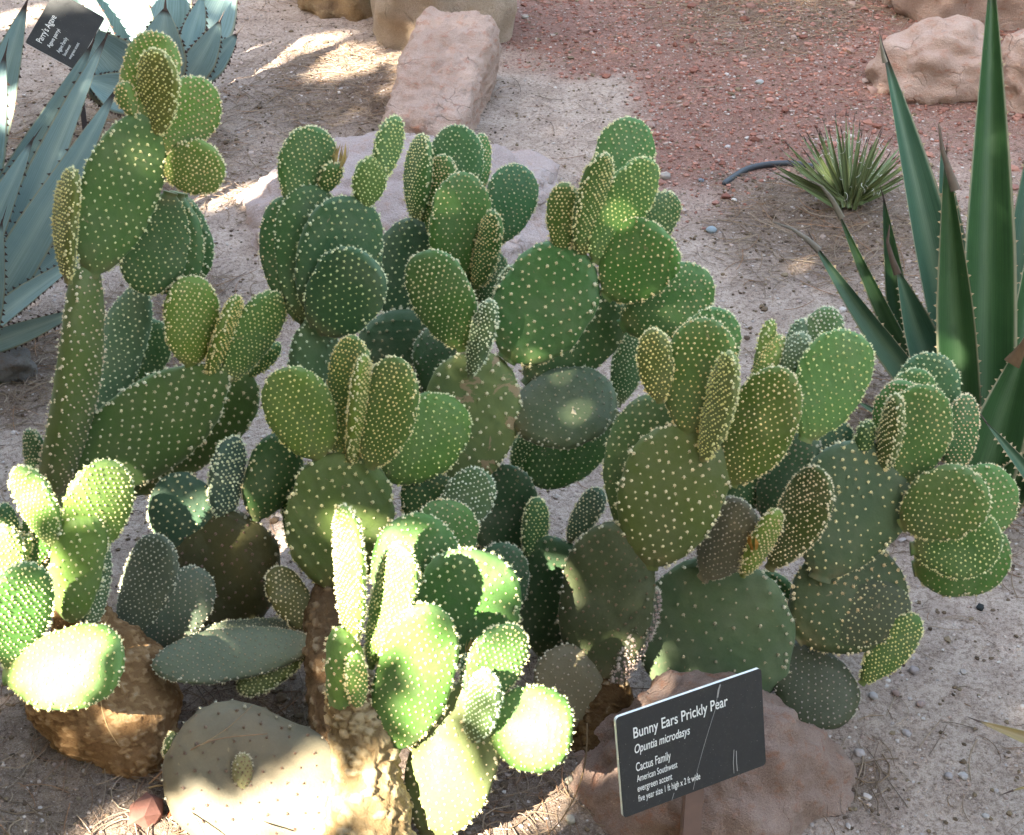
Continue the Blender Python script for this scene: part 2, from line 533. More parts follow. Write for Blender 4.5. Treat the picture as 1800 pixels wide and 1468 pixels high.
def tufts(name, P, N, size, mat, parent, color, pale=None):
    """joined little bristle tufts at points P with normals N"""
    P, N = np.asarray(P), np.asarray(N)
    Vs, Ts, base = [], [], 0
    m = len(P); pal = []
    pale = np.zeros(m) if pale is None else pale
    which = rng.integers(0, len(TEMPL), m)
    ang = rng.uniform(0, 2 * np.pi, m)
    sz = size * rng.uniform(0.62, 1.32, m)
    ref = np.where(np.abs(N[:, 2:3]) > 0.9, np.array([[1., 0, 0]]), np.array([[0, 0, 1.]]))
    N = N + rng.normal(0, 0.13, N.shape); N /= np.linalg.norm(N, axis=1, keepdims=True)
    X = np.cross(ref, N); X /= np.linalg.norm(X, axis=1, keepdims=True)
    Y = np.cross(N, X)
    X2 = X * np.cos(ang)[:, None] + Y * np.sin(ang)[:, None]
    Y2 = -X * np.sin(ang)[:, None] + Y * np.cos(ang)[:, None]
    for w in range(len(TEMPL)):
        s = np.where(which == w)[0]
        if not len(s): continue
        tv, tt = TEMPL[w]
        vv = P[s][:, None] + sz[s][:, None, None] * (tv[None, :, 0:1] * X2[s][:, None] + tv[None, :, 1:2] * Y2[s][:, None] + tv[None, :, 2:3] * N[s][:, None])
        Vs.append(vv.reshape(-1, 3)); pal.append(np.repeat(pale[s], len(tv)))
        Ts.append((tt[None] + (np.arange(len(s)) * len(tv))[:, None, None] + base).reshape(-1, 3))
        base += len(s) * len(tv)
    o = mesh_np(name, np.concatenate(Vs), np.concatenate(Ts), mat, parent, smooth=False, attrs={'pale': np.concatenate(pal)})
    o.color = (*color, 1)
    o['kind'] = 'stuff'
    return o


PADS = {}
PAD_TONE = 0.95


def frame(b, t, zb, lean):
    """3-D base and tip from the seen base and tip, the base's distance and the lean away from the viewer"""
    B = at(b[0], b[1], zb)
    lp = math.hypot(t[0] - b[0], t[1] - b[1]) * zb / F_PX
    T = at(t[0], t[1], zb + lp * math.tan(R_(lean)))
    A = (T - B); L = A.length; A.normalize()
    mid = (B + T) / 2
    C = (CAM - mid).normalized()
    N0 = (C - A * C.dot(A)).normalized()
    S = A.cross(N0)
    return B, T, A, L, N0, S, depth_of(mid)


def outline(v, e, pw, neck):
    u = np.clip(v, 0, 1)
    f = np.clip(1 - np.abs(2 * u ** e - 1) ** 2.25, 0, 1) ** pw
    return np.maximum(f, neck * np.clip(1 - u * 2.2, 0, 1))


def pad(key, parent, root, b, t, w, psi=0, lean=-12, tone='g', n=9.5, dz=0.0, th=None, e=1.25, pw=0.5, bend=None, cup=None,
        mat=None, fuzz=1.0, zb=None, color=None, name='pad', label=None, aspect=0.40, neck=0.22, rimf=1.0):
    if zb is None:
        if parent is not None:
            p = PADS[parent]
            ray = (FWD + ((b[0] - 900) / F_PX) * RIGHT + ((734 - b[1]) / F_PX) * UP)
            dn = ray.dot(p['N'])
            zz = (p['mid'] - CAM).dot(p['N']) / dn if abs(dn) > 0.25 else p['zm']
            lo, hi = p['zm'] - p['ext'], p['zm'] + p['ext']
            zb = max(lo, min(hi, zz)) + dz
        else:
            zb = ground_z(*b) + dz
    if t[1] < b[1] - 30 and lean < 30: lean -= 9
    r = random.Random(key)
    B, T, A, L, N0, S, zm = frame(b, t, zb, lean)
    if abs(psi) <= 12 and w < 175: psi += r.choice((-1, 1)) * r.uniform(5, 20)
    ps = R_(psi)
    N = N0 * math.cos(ps) + S * math.sin(ps)
    X = S * math.cos(ps) - N0 * math.sin(ps)
    wa = w * zm / F_PX / 2
    if th is None:
        th = max(0.0085, min(0.0135, 0.26 * wa / max(0.4, abs(math.cos(ps)))))
    ht = th
    a = math.sqrt(max((wa ** 2 - (ht * math.sin(ps)) ** 2), 1e-6)) / max(0.12, abs(math.cos(ps)))
    if abs(psi) > 55:
        a = min(a, aspect * L)
    a = max(min(a, 0.75 * L), 0.08 * L)
    if pw > 0.4: e += r.uniform(-0.14, 0.20); pw += r.uniform(-0.04, 0.09)
    bend = r.uniform(-0.045, 0.045) if bend is None else bend
    cup = r.uniform(-0.03, 0.06) if cup is None else cup
    asym = r.uniform(-0.06, 0.06)
    nu, nv = 60, 46
    v = 0.5 - 0.5 * np.cos(np.linspace(0, np.pi, nv))
    thv = np.linspace(0, 2 * np.pi, nu, endpoint=False)
    nB, nT, nA, nN, nX = (np.array(q) for q in (B, T, A, N, X))
    seed = r.uniform(0, 100)

    wob = [r.uniform(0, 6.28) for _ in range(3)]

    def surf(vv, x, zsign_z):
        """vv along 0..1, x sideways in metres, z out of the plane in metres -> world"""
        cx = asym * a * np.sin(np.pi * vv)
        zz = zsign_z + bend * L * (4 * vv * (1 - vv)) + cup * (x / max(a, 1e-4)) ** 2 * a * np.sin(np.pi * vv)
        zz = zz + 0.014 * a * np.sin(5 * x / a + wob[0]) * np.sin(4 * vv + wob[1])
        return nB + np.outer(vv * L, nA) + np.outer(x + cx, nX) + np.outer(zz, nN)

    def hw(vv): return a * outline(vv, e, pw, neck) * (1 + 0.022 * np.sin(8 * vv + wob[2]) + 0.012 * np.sin(19 * vv + wob[0]))

    def hz(vv): return ht * np.clip(outline(vv, e, pw, neck), 0, 1) ** 0.55 * (0.88 + 0.25 * (1 - vv))

    VV = np.repeat(v, nu); TH = np.tile(thv, nv)
    c, s = np.cos(TH), np.sin(TH)
    xs = hw(VV) * np.sign(c) * np.abs(c) ** 0.88
    zs = hz(VV) * np.sign(s) * np.abs(s) ** 0.88
    # areoles: slanting lattice on both faces plus a row round the rim
    d = 2 * a / n
    d = max(d, 0.0048 if pw > 0.4 else 0.0095)
    vm = np.linspace(0, 1, 200)
    AR_v, AR_x, AR_s = [], [], []
    for side in (1, -1):
        k = 0
        y = 0.07 * L + r.uniform(0, d * .5)
        sl = r.uniform(-0.22, 0.22)
        while y < L * 0.985:
            for i in range(-14, 15):
                x0 = (i + 0.5 * (k % 2)) * d * 1.04
                yy = y + sl * x0 - 0.10 * (x0 / max(a, 1e-4)) ** 2 * a
                vv = yy / L
                if not 0.05 < vv < 0.985: continue
                h_ = float(hw(np.array([vv]))[0])
                xx = x0 * (0.62 + 0.38 * h_ / a)
                if abs(xx) > h_ * 0.965 or r.random() < 0.035: continue
                AR_v.append(vv + r.gauss(0, 0.10) * d / L); AR_x.append(xx + r.gauss(0, 0.10) * d); AR_s.append(side)
            y += d * 0.80; k += 1
    AR_v, AR_x, AR_s = map(np.array, (AR_v, AR_x, AR_s))
    if len(AR_v) == 0:
        AR_v, AR_x, AR_s = np.array([.5]), np.array([0.]), np.array([1])
    AR_v = np.clip(AR_v, 0.01, 0.99)
    h_ = hw(AR_v)
    q = np.clip(np.abs(AR_x) / h_, 0, 0.99)
    cc = q ** (1 / 0.88)
    ssn = np.sqrt(1 - np.clip(cc, 0, 1) ** 2) ** 0.88
    AZ = hz(AR_v) * ssn * AR_s
    # rim row
    rv, rx, rs = [], [], []
    ol_v = np.concatenate([vm, vm[::-1]]); ol_x = np.concatenate([hw(vm), -hw(vm[::-1])])
    px_, py_ = ol_x, ol_v * L
    dist = 0.0; nxt = d * 0.4
    for i in range(1, len(px_)):
        sgm = math.hypot(px_[i] - px_[i - 1], py_[i] - py_[i - 1]); dist += sgm
        if dist >= nxt and 0.06 < ol_v[i] :
            rv.append(ol_v[i]); rx.append(ol_x[i]); rs.append(r.uniform(-0.75, 0.75))
            nxt += d * 0.42 / rimf
    rv, rx, rs = map(np.array, (rv, rx, rs))
    AP = surf(AR_v, AR_x, AZ)
    # normals by small steps
    eps = 1e-3
    tilt = np.clip((q ** 6), 0, 1)
    AN = nN[None] * (AR_s * (1 - 0.75 * tilt))[:, None] + nX[None] * (np.sign(AR_x) * tilt)[:, None] + nA[None] * (np.clip((AR_v - 0.85) / 0.15, 0, 1) * 0.8)[:, None]
    AN /= np.linalg.norm(AN, axis=1, keepdims=True)
    if len(rv):
        rxx = rx * np.sqrt(1 - (rs * 0.7) ** 2)
        RP = surf(rv, rxx, hz(rv) * rs)
        # outward in plane
        dv = 0.01
        g0 = hw(np.clip(rv + dv, 0, 1)) - hw(np.clip(rv - dv, 0, 1))
        slope = g0 / (2 * dv * L)
        RN = nX[None] * np.sign(rx)[:, None] - nA[None] * slope[:, None] + nN[None] * rs[:, None]
        RN /= np.linalg.norm(RN, axis=1, keepdims=True)
        AP = np.concatenate([AP, RP]); AN = np.concatenate([AN, RN])
    # skin mesh, raised a little under every areole
    VP = surf(VV, xs, zs)
    D2 = ((VP[:, None, :] - AP[None]) ** 2).sum(-1)
    bumph = np.exp(-D2 / (0.32 * d) ** 2)
    W = bumph.max(1); am = bumph.argmax(1)
    bh = d * (0.17 if tone in 'ygvb' else 0.11)
    VP = VP + AN[am] * (W * bh)[:, None]
    ii = np.arange(nu * nv).reshape(nv, nu)
    nxt_ = np.roll(ii, -1, axis=1)
    Qf = np.stack([ii[:-1], nxt_[:-1], nxt_[1:], ii[1:]], -1).reshape(-1, 4)
    caps = []
    for k in range(1, nu - 1):
        caps.append((0, k + 1, k)); o_ = (nv - 1) * nu
        caps.append((o_, o_ + k, o_ + k + 1))
    po = mesh_np(name, VP, caps, mat or M_PAD, root, True, {'along': VV}, Q=Qf)
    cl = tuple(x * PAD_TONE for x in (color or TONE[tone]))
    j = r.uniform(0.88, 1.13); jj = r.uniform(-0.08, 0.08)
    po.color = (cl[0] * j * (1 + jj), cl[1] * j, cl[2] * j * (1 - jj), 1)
    if label: po['label'] = label
    tsz = min(max(0.178 * d, 0.0014), 0.0022) * fuzz
    if tone in 'kz': tsz *= 0.9
    nf = len(AR_v)
    SZ = np.full(len(AP), tsz); SZ[nf:] *= 1.25
    PL = np.zeros(len(AP)); PL[nf:] = 0.2 + 0.8 * np.clip(rv, 0, 1) if len(rv) else 0
    SZ[:nf] *= 0.82 + 0.35 * np.clip(AR_v, 0, 1)          # younger, fuller tufts towards the growing end
    po_t = tufts('glochid_tufts', AP + AN * (tsz * 0.1 + bh * 0.75), AN, SZ, M_TUFT, po, tuple(x * r.uniform(0.9, 1.1) for x in TUFT[tone]), PL)
    PADS[key] = dict(mid=(B + T) / 2 + N * bend * L * 0.6, N=N, zm=zm, ext=abs(depth_of(T) - depth_of(B)) / 2 + 0.03, o=po, B=B, T=T)
    return po


def dry_flower(px, py, z, tx, ty, size, parent):
    """withered flower remnant: a bundle of dry petals"""
    bm = bmesh.new()
    B = at(px, py, z); T = at(tx, ty, z - 0.005)
    A = (T - B).normalized(); L = (T - B).length
    r = random.Random(px)
    S = A.orthogonal().normalized(); Q_ = A.cross(S)
    for k in range(12):
        a = r.uniform(0, 6.28); d = (S * math.cos(a) + Q_ * math.sin(a))
        sd = A.cross(d)
        p0, p1 = B + d * size * .5, B + A * L * r.uniform(.75, 1.15) + d * size * r.uniform(.2, 1.0)
        pm = (p0 + p1) / 2 + d * size * .35
        w_ = size * r.uniform(.12, .3)
        vs = [bm.verts.new(p0 - sd * w_ * .6), bm.verts.new(p0 + sd * w_ * .6), bm.verts.new(pm + sd * w_), bm.verts.new(pm - sd * w_), bm.verts.new(p1)]
        bm.faces.new((vs[0], vs[1], vs[2], vs[3])); bm.faces.new((vs[3], vs[2], vs[4]))
    o = mesh_bm('dry_flower', bm, M_STRAW, parent)
    o.color = (0.42, 0.30, 0.12, 1)
    return o


def trunk(name, root, pts, rad, color, seed=0, flat=1.0, plates=0.0025, scale=95):
    """corky round trunk through px points (px,py,z) with radii in metres"""
    P = [at(*p) for p in pts]
    nseg, nu = 100, 120
    Vv, al, tone_ = [], [], []
    for i in range(nseg + 1):
        t = i / nseg * (len(P) - 1); k = min(int(t), len(P) - 2); f = t - k
        p0, p1, p2, p3 = P[max(k - 1, 0)], P[k], P[k + 1], P[min(k + 2, len(P) - 1)]
        c = 0.5 * ((2 * p1) + (p2 - p0) * f + (2 * p0 - 5 * p1 + 4 * p2 - p3) * f * f + (3 * p1 - p0 - 3 * p2 + p3) * f ** 3)
        fs = f * f * (3 - 2 * f); rr = rad[k] * (1 - fs) + rad[k + 1] * fs
        ax = (P[-1] - P[0]).normalized()
        C = (CAM - c).normalized(); N = (C - ax * C.dot(ax)).normalized(); S = ax.cross(N)
        for j in range(nu):
            a = 2 * math.pi * j / nu
            d = S * math.cos(a) + N * math.sin(a) * flat
            q = c + d * rr
            dd, pp = noise.voronoi(Vector((q.x, q.y, q.z * 1.7)) * scale + Vector((seed, 0, 0)))
            edge = min(dd[1] - dd[0], 0.16) / 0.16
            lev = noise.cell(pp[0] * 3.7 + Vector((0.5, 0.5, 0.5)))
            q += d * (edge * plates * (0.6 + 0.8 * lev) + noise.noise(q * 34) * 0.0022 + noise.noise(q * 150) * 0.0008)
            tone_.append(lev * edge); Vv.append(q); al.append(i / nseg)
    ii = np.arange((nseg + 1) * nu).reshape(nseg + 1, nu); nx_ = np.roll(ii, -1, axis=1)
    Qf = np.stack([ii[:-1], nx_[:-1], nx_[1:], ii[1:]], -1).reshape(-1, 4)
    top = nseg * nu
    caps = [(top, top + k, top + k + 1) for k in range(1, nu - 1)]
    o = mesh_np(name, np.array([tuple(q) for q in Vv]), caps, M_CORK, root, True, {'along': al, 'scale': tone_}, Q=Qf)
    o.color = (*color, 1)
    return o


def plant(label, px, py):
    g = on_ground(px, py)
    o = empty('prickly_pear_cactus', (g.x, g.y, 0.0))
    return tag(o, label, 'cactus', 'prickly pear cactus plants in the bed')


CA = plant('tall prickly pear with one long arched stem reaching up beside the blue agaves', 95, 1015)
CB = plant('low sunlit prickly pear on a fat brown corky barrel trunk, cut by the frame', 230, 1335)
CC = plant('foremost prickly pear on a rough tan trunk, its pads brightest in the sun', 640, 1460)
CD = plant('shaded dark green prickly pear clump spreading over the low lavender boulder', 520, 1100)
CE = plant('wide prickly pear clump growing up behind the black plant sign', 1230, 1215)

# --- tall plant by the blue agaves
R = CA
pad('A0', None, R, (100, 1045), (85, 835), 80, 35, -22, 'o', 8, th=0.016, pw=0.35)
pad('A1', 'A0', R, (86, 868), (150, 462), 72, 48, -18, 'o', 9, th=0.017, pw=0.30, e=1.0, bend=0.05)
pad('A0b', 'A0', R, (75, 880), (52, 755), 40, -50, 5, 'd', 8)
pad('A2', 'A1', R, (160, 486), (257, 200), 136, 8, -10, 'o', 8.5, color=(0.085, 0.16, 0.042), pw=0.55)
pad('A3', 'A2', R, (247, 212), (275, 57), 98, 0, 8, 'y', 11)
pad('A4', 'A2', R, (270, 238), (279, 88), 72, -38, -25, 'y', 11, color=(0.15, 0.19, 0.04))
pad('A5', 'A2', R, (238, 205), (214, 146), 36, -20, 5, 'y', 9)
pad('A6', 'A2', R, (284, 268), (364, 142), 104, 12, 5, 'y', 11, color=(0.10, 0.19, 0.035))
pad('A7', 'A2', R, (286, 302), (394, 290), 95, 10, -10, 'y', 12)
pad('A8', 'A2', R, (300, 338), (252, 516), 116, 12, 12, 'd', 10, dz=0.012)
pad('A8b', 'A2', R, (312, 338), (285, 515), 112, 30, 15, 'd', 10, dz=0.035)
pad('A8c', 'A2', R, (318, 340), (318, 498), 106, 30, 18, 'd', 10, dz=0.058)
pad('A9', 'A1', R, (120, 498), (128, 295), 40, -70, -5, 'y', 10, color=(0.11, 0.14, 0.03))
pad('A10', 'A0', R, (126, 806), (250, 505), 88, -35, 2, 'b', 8.5, color=(0.085, 0.155, 0.08))
pad('A11', 'A10', R, (235, 690), (272, 562), 84, 10, 10, 'd', 9, dz=0.02)
pad('A12', 'A0', R, (112, 866), (402, 645), 158, 13, -14, 'o', 9, color=(0.095, 0.165, 0.045), pw=0.72, e=1.0)
pad('A13', 'A0', R, (150, 865), (444, 662), 170, 14, -4, 'o', 10, dz=0.03, color=(0.075, 0.14, 0.04))
pad('A14', 'A12', R, (335, 644), (335, 486), 96, 0, -16, 'y', 11)
pad('A15', 'A12', R, (369, 662), (415, 521), 36, 68, -22, 'y', 9)
pad('A16', 'A12', R, (396, 674), (486, 513), 74, 35, -5, 'y', 10, color=(0.10, 0.185, 0.04))
pad('A17', 'A13', R, (436, 662), (491, 604), 28, 30, 0, 'g', 7)
pad('A18', 'A0', R, (150, 900), (120, 985), 70, 0, -5, 'd', 9, zb=1.96)

# --- sunlit barrel plant
R = CB
trunk('barrel_trunk', R, [(262, 1372, 1.74), (242, 1322, 1.755), (205, 1262, 1.775), (172, 1200, 1.785), (158, 1150, 1.785), (150, 1105, 1.775), (130, 1050, 1.75)], [0.022, 0.046, 0.072, 0.079, 0.062, 0.034, 0.022], (0.33, 0.205, 0.105), 3, plates=0.0026, scale=130)
pad('B1', None, R, (125, 1085), (150, 900), 92, 15, -18, 'v', 9, th=0.022, pw=0.33, zb=1.715)
pad('B1b', None, R, (160, 1110), (165, 940), 60, 50, -8, 'b', 9, zb=1.735)
pad('B2', 'B1', R, (140, 985), (192, 810), 112, 0, -12, 'v', 11)
pad('B3', 'B1', R, (100, 960), (34, 820), 62, -40, -8, 'v', 10)
pad('B4', None, R, (22, 1185), (46, 990), 112, 14, -20, 'g', 11, zb=1.655)
pad('B5', None, R, (10, 1190), (216, 1158), 146, 0, -14, 'v', 11, zb=1.645)
pad('B6', None, R, (212, 1130), (286, 942), 92, -22, -8, 'z', 10, zb=1.80)
pad('B7', None, R, (236, 1160), (358, 1002), 106, 0, -4, 'z', 10, zb=1.82)
pad('B8', None, R, (-8, 1075), (12, 925), 70, -20, -10, 'v', 9, zb=1.70)
pad('B9', None, R, (28, 1010), (50, 940), 22, 20, -10, 'v', 6, zb=1.70)
pad('B10', None, R, (20, 1010), (6, 885), 40, 30, -5, 'd', 8, zb=1.75)
pad('B11', None, R, (60, 1000), (70, 905), 70, 0, 0, 'g', 8, zb=1.77)

# --- foremost plant
R = CC
trunk('trunk', R, [(640, 1530, 1.585), (645, 1440, 1.60), (642, 1330, 1.60), (622, 1240, 1.605), (612, 1180, 1.61)], [0.055, 0.040, 0.029, 0.026, 0.019], (0.36, 0.275, 0.16), 9, plates=0.0042, scale=85)
pad('C0', None, R, (660, 1490), (308, 1300), 268, 0, 12, 'k', 8.5, th=0.028, zb=1.66, color=(0.135, 0.112, 0.075), e=1.0, pw=0.42, bend=-0.02, rimf=0.45)
trunk('old_stem', R, [(600, 1330, 1.70), (582, 1180, 1.745), (572, 1080, 1.79), (585, 1010, 1.82)], [0.030, 0.026, 0.022, 0.014], (0.20, 0.13, 0.075), 14)
pad('C1', None, R, (612, 1265), (602, 1105), 66, 20, -15, 'v', 8, th=0.016, pw=0.30, e=1.0, zb=1.605)
pad('C1b', None, R, (628, 1245), (622, 1150), 38, 10, -25, 'v', 7, zb=1.585)
pad('C2', 'C1', R, (618, 1135), (608, 890), 52, -58, -14, 'v', 10)
pad('C3', 'C1', R, (650, 1172), (712, 958), 76, -34, -16, 'v', 10)
pad('C4', None, R, (690, 1318), (762, 1063), 138, -8, -14, 'g', 10, zb=1.605)
pad('C5', None, R, (688, 1315), (655, 1232), 52, 0, -5, 'v', 7, zb=1.62)
pad('C6', None, R, (715, 1105), (742, 903), 152, -5, 2, 'g', 11, zb=1.675)
pad('C7', None, R, (790, 1158), (850, 970), 186, 4, -4, 'g', 11, zb=1.66)
pad('C8', None, R, (755, 1020), (800, 882), 112, 4, 6, 'g', 10, zb=1.72)
pad('C9', None, R, (770, 945), (856, 832), 86, -18, 0, 'b', 10, zb=1.76)
pad('C10', None, R, (752, 1470), (832, 1205), 160, -6, -4, 'o', 10, zb=1.625, color=(0.125, 0.155, 0.055), e=1.05)
pad('C11', 'C10', R, (848, 1235), (902, 1098), 95, 8, -8, 'g', 10)
pad('C12', 'C10', R, (828, 1302), (860, 1183), 60, -34, -22, 'b', 10, dz=-0.012, color=(0.10, 0.17, 0.07))
pad('C13', 'C10', R, (850, 1268), (1006, 1288), 150, 0, -14, 'v', 11, color=(0.10, 0.20, 0.045))
pad('C14', 'C10', R, (822, 1222), (826, 1150), 34, 20, -6, 'b', 6, th=0.010)
dry_flower(826, 1160, 1.60, 830, 1122, 0.007, PADS['C14']['o'])
pad('C15', None, R, (592, 1040), (610, 798), 188, 0, -12, 'v', 8.5, zb=1.80, color=(0.105, 0.17, 0.05))
pad('C16', 'C15', R, (562, 806), (498, 648), 118, -6, -8, 'y', 11, color=(0.10, 0.175, 0.035))
pad('C17', 'C15', R, (590, 806), (624, 591), 74, -34, -6, 'y', 10, color=(0.095, 0.165, 0.04))
pad('C18', 'C15', R, (618, 826), (637, 626), 38, 66, -24, 'y', 9)
pad('C19', 'C15', R, (650, 822), (704, 630), 100, -22, -16, 'y', 11, dz=-0.022, color=(0.09, 0.155, 0.035))
pad('C20', 'C15', R, (678, 846), (806, 706), 136, 13, 0, 'g', 11, dz=0.012, color=(0.085, 0.185, 0.04))
pad('C21', 'C15', R, (545, 1010), (520, 810), 60, -35, 12, 'd', 9, dz=0.03)
pad('C22', None, R, (560, 1130), (268, 1170), 92, 25, -8, 'z', 9, zb=1.76, color=(0.095, 0.125, 0.085), e=1.15)
pad('C22b', None, R, (555, 1110), (330, 1130), 66, 14, 8, 'z', 9, zb=1.80)
pad('C23', None, R, (552, 1125), (420, 1215), 62, 0, -8, 'o', 9, zb=1.765)
pad('C24', None, R, (556, 1120), (478, 1000), 66, 25, 4, 'o', 8, zb=1.79, color=(0.09, 0.085, 0.02))
pad('C25', 'C0', R, (431, 1400), (426, 1325), 34, 20, -10, 'k', 7, dz=-0.012, color=(0.22, 0.19, 0.09))
pad('C26', None, R, (305, 1285), (297, 1335), 28, 0, -12, 'o', 6, zb=1.68)
dry_flower(298, 1325, 1.675, 294, 1372, 0.006, PADS['C26']['o'])
pad('C27', None, R, (735, 930), (762, 826), 92, 0, 0, 'd', 9, zb=1.80)

# --- dark clump behind
R = CD
pad('D0', None, R, (390, 1135), (402, 898), 186, -5, -12, 'k', 9, color=(0.060, 0.058, 0.022), zb=1.885, th=0.02)
pad('D1', 'D0', R, (448, 912), (500, 762), 92, 20, -8, 'd', 7, th=0.015)
pad('D1b', 'D0', R, (388, 905), (262, 890), 128, 0, -5, 'd', 9, color=(0.035, 0.075, 0.045))
pad('D1c', 'D0', R, (394, 912), (408, 768), 60, 40, -15, 'b', 8, color=(0.06, 0.105, 0.075), fuzz=1.25)
pad('D2', 'D1', R, (535, 790), (563, 555), 86, 15, -5, 'b', 8, th=0.015, pw=0.35, e=1.0)
pad('D3', 'D2', R, (540, 575), (502, 345), 118, -14, 4, 'd', 10, dz=0.02)
pad('D3b', 'D2', R, (550, 570), (545, 326), 132, -8, 6, 'd', 10, dz=0.01)
pad('D4', 'D2', R, (580, 580), (618, 346), 150, 2, -4, 'd', 10, color=(0.035, 0.095, 0.038))
pad('D5', 'D2', R, (556, 582), (650, 452), 136, 6, -16, 'd', 10, dz=-0.02, color=(0.038, 0.10, 0.036))
pad('D6', 'D3', R, (508, 362), (562, 226), 98, 0, 4, 'g', 11)
pad('D6b', 'D6', R, (570, 336), (592, 288), 36, 10, -25, 'g', 7, dz=-0.01)
dry_flower(594, 296, depth_of(PADS['D6b']['T']), 602, 252, 0.008, PADS['D6b']['o'])
pad('D7', 'D4', R, (640, 368), (656, 277), 58, -4, -12, 'g', 9, color=(0.085, 0.17, 0.04))
pad('D8', 'D7', R, (666, 318), (697, 205), 46, 35, 0, 'g', 8, color=(0.08, 0.16, 0.045))
pad('D9', None, R, (845, 1105), (805, 840), 130, 0, -10, 'd', 9, zb=1.92)
pad('D10', 'D9', R, (800, 862), (852, 618), 168, 6, -10, 'o', 7.5, color=(0.115, 0.155, 0.06), mat=M_SCAR, fuzz=1.1, name='pad', label='pale old pad with tan corky scars')
pad('D11', None, R, (720, 720), (705, 545), 165, 0, 0, 't', 9, zb=1.99)
pad('D11b', None, R, (790, 720), (770, 570), 110, 0, -4, 't', 9, zb=1.965)
pad('D12', None, R, (720, 600), (722, 384), 120, 4, 5, 'd', 9, zb=1.985, color=(0.025, 0.065, 0.03))
pad('D13', 'D10', R, (815, 616), (746, 442), 108, -6, -14, 'g', 11, color=(0.06, 0.145, 0.035), dz=-0.01)
pad('D14', 'D10', R, (826, 664), (864, 529), 42, -30, -26, 'b', 9, dz=-0.022, color=(0.10, 0.16, 0.07))
pad('D15', None, R, (800, 560), (812, 420), 120, 0, 0, 'd', 9, zb=1.97)
pad('D16', 'D15', R, (796, 500), (815, 303), 108, 0, -8, 'g', 10, dz=-0.01)
pad('D17', 'D15', R, (752, 430), (782, 273), 58, -38, 0, 'g', 10, dz=0.012)
pad('D18', 'D15', R, (735, 400), (743, 236), 46, -48, 4, 'g', 10, dz=0.02)
pad('D19', 'D15', R, (806, 370), (800, 220), 92, 0, 8, 'd', 10, dz=0.03, color=(0.045, 0.12, 0.035))
pad('D19b', 'D15', R, (842, 345), (846, 236), 38, 20, 10, 'g', 7, dz=0.045)
pad('D20', 'D15', R, (862, 436), (918, 291), 92, 5, 4, 'd', 10, dz=0.012, color=(0.04, 0.125, 0.04))
pad('D21', 'D15', R, (838, 505), (870, 372), 44, -48, -18, 'g', 9, dz=-0.02)
pad('D22', 'D15', R, (865, 560), (866, 440), 60, 20, 0, 'd', 9)
pad('D23', 'D10', R, (868, 590), (902, 468), 34, -40, -5, 'b', 9, dz=0.02, fuzz=1.2)
pad('D24', 'D10', R, (890, 632), (1018, 438), 172, 4, -6, 'g', 9.5, color=(0.055, 0.14, 0.038))
pad('D25', 'D24', R, (985, 448), (994, 322), 60, -18, -16, 'y', 11, color=(0.09, 0.165, 0.035))
pad('D26', 'D24', R, (1022, 452), (1062, 270), 52, 40, -22, 'y', 9, color=(0.08, 0.15, 0.035))
pad('D27', 'D24', R, (1046, 462), (1143, 280), 84, 14, -8, 'g', 10, color=(0.085, 0.185, 0.04))
pad('D28', 'D24', R, (1078, 360), (1116, 209), 102, 0, 8, 'g', 10, dz=0.025)
pad('D29', 'D24', R, (1135, 430), (1182, 340), 64, 12, 6, 'd', 9, dz=0.02)
pad('D30', 'D24', R, (1064, 522), (1172, 410), 136, 0, -14, 'g', 11, color=(0.062, 0.155, 0.030))
pad('D31', 'D24', R, (1090, 575), (1250, 488), 122, 13, 6, 'g', 11, dz=0.03, color=(0.05, 0.135, 0.028))
pad('D32', 'D10', R, (925, 680), (1085, 525), 140, 13, 10, 'd', 10, dz=0.035)
pad('D33', 'D10', R, (898, 742), (1082, 694), 138, -28, 6, 'z', 10.5, color=(0.068, 0.095, 0.045))
pad('D34', None, R, (1090, 730), (925, 838), 112, -22, -4, 'd', 10, zb=1.93, color=(0.035, 0.095, 0.02))
pad('D34b', None, R, (905, 770), (1085, 730), 96, 10, 2, 'd', 10, zb=1.955, color=(0.035, 0.085, 0.02))
pad('D35', None, R, (1085, 715), (1122, 572), 62, 0, 0, 'd', 9, zb=1.98)
pad('D36', None, R, (872, 985), (896, 818), 108, 0, -6, 't', 8, zb=1.87)
pad('D37', None, R, (905, 830), (930, 762), 40, 0, 0, 'd', 6, zb=1.92)
pad('D38', None, R, (960, 1165), (975, 945), 140, 0, -8, 't', 9, zb=1.85)
pad('D38b', None, R, (880, 1100), (880, 955), 100, 0, -6, 't', 9, zb=1.80)
pad('D39', 'D38', R, (935, 988), (944, 875), 46, 20, -8, 'd', 8)
pad('D40', 'D38', R, (1000, 952), (1056, 860), 46, -20, 6, 'b', 9, color=(0.04, 0.085, 0.05))

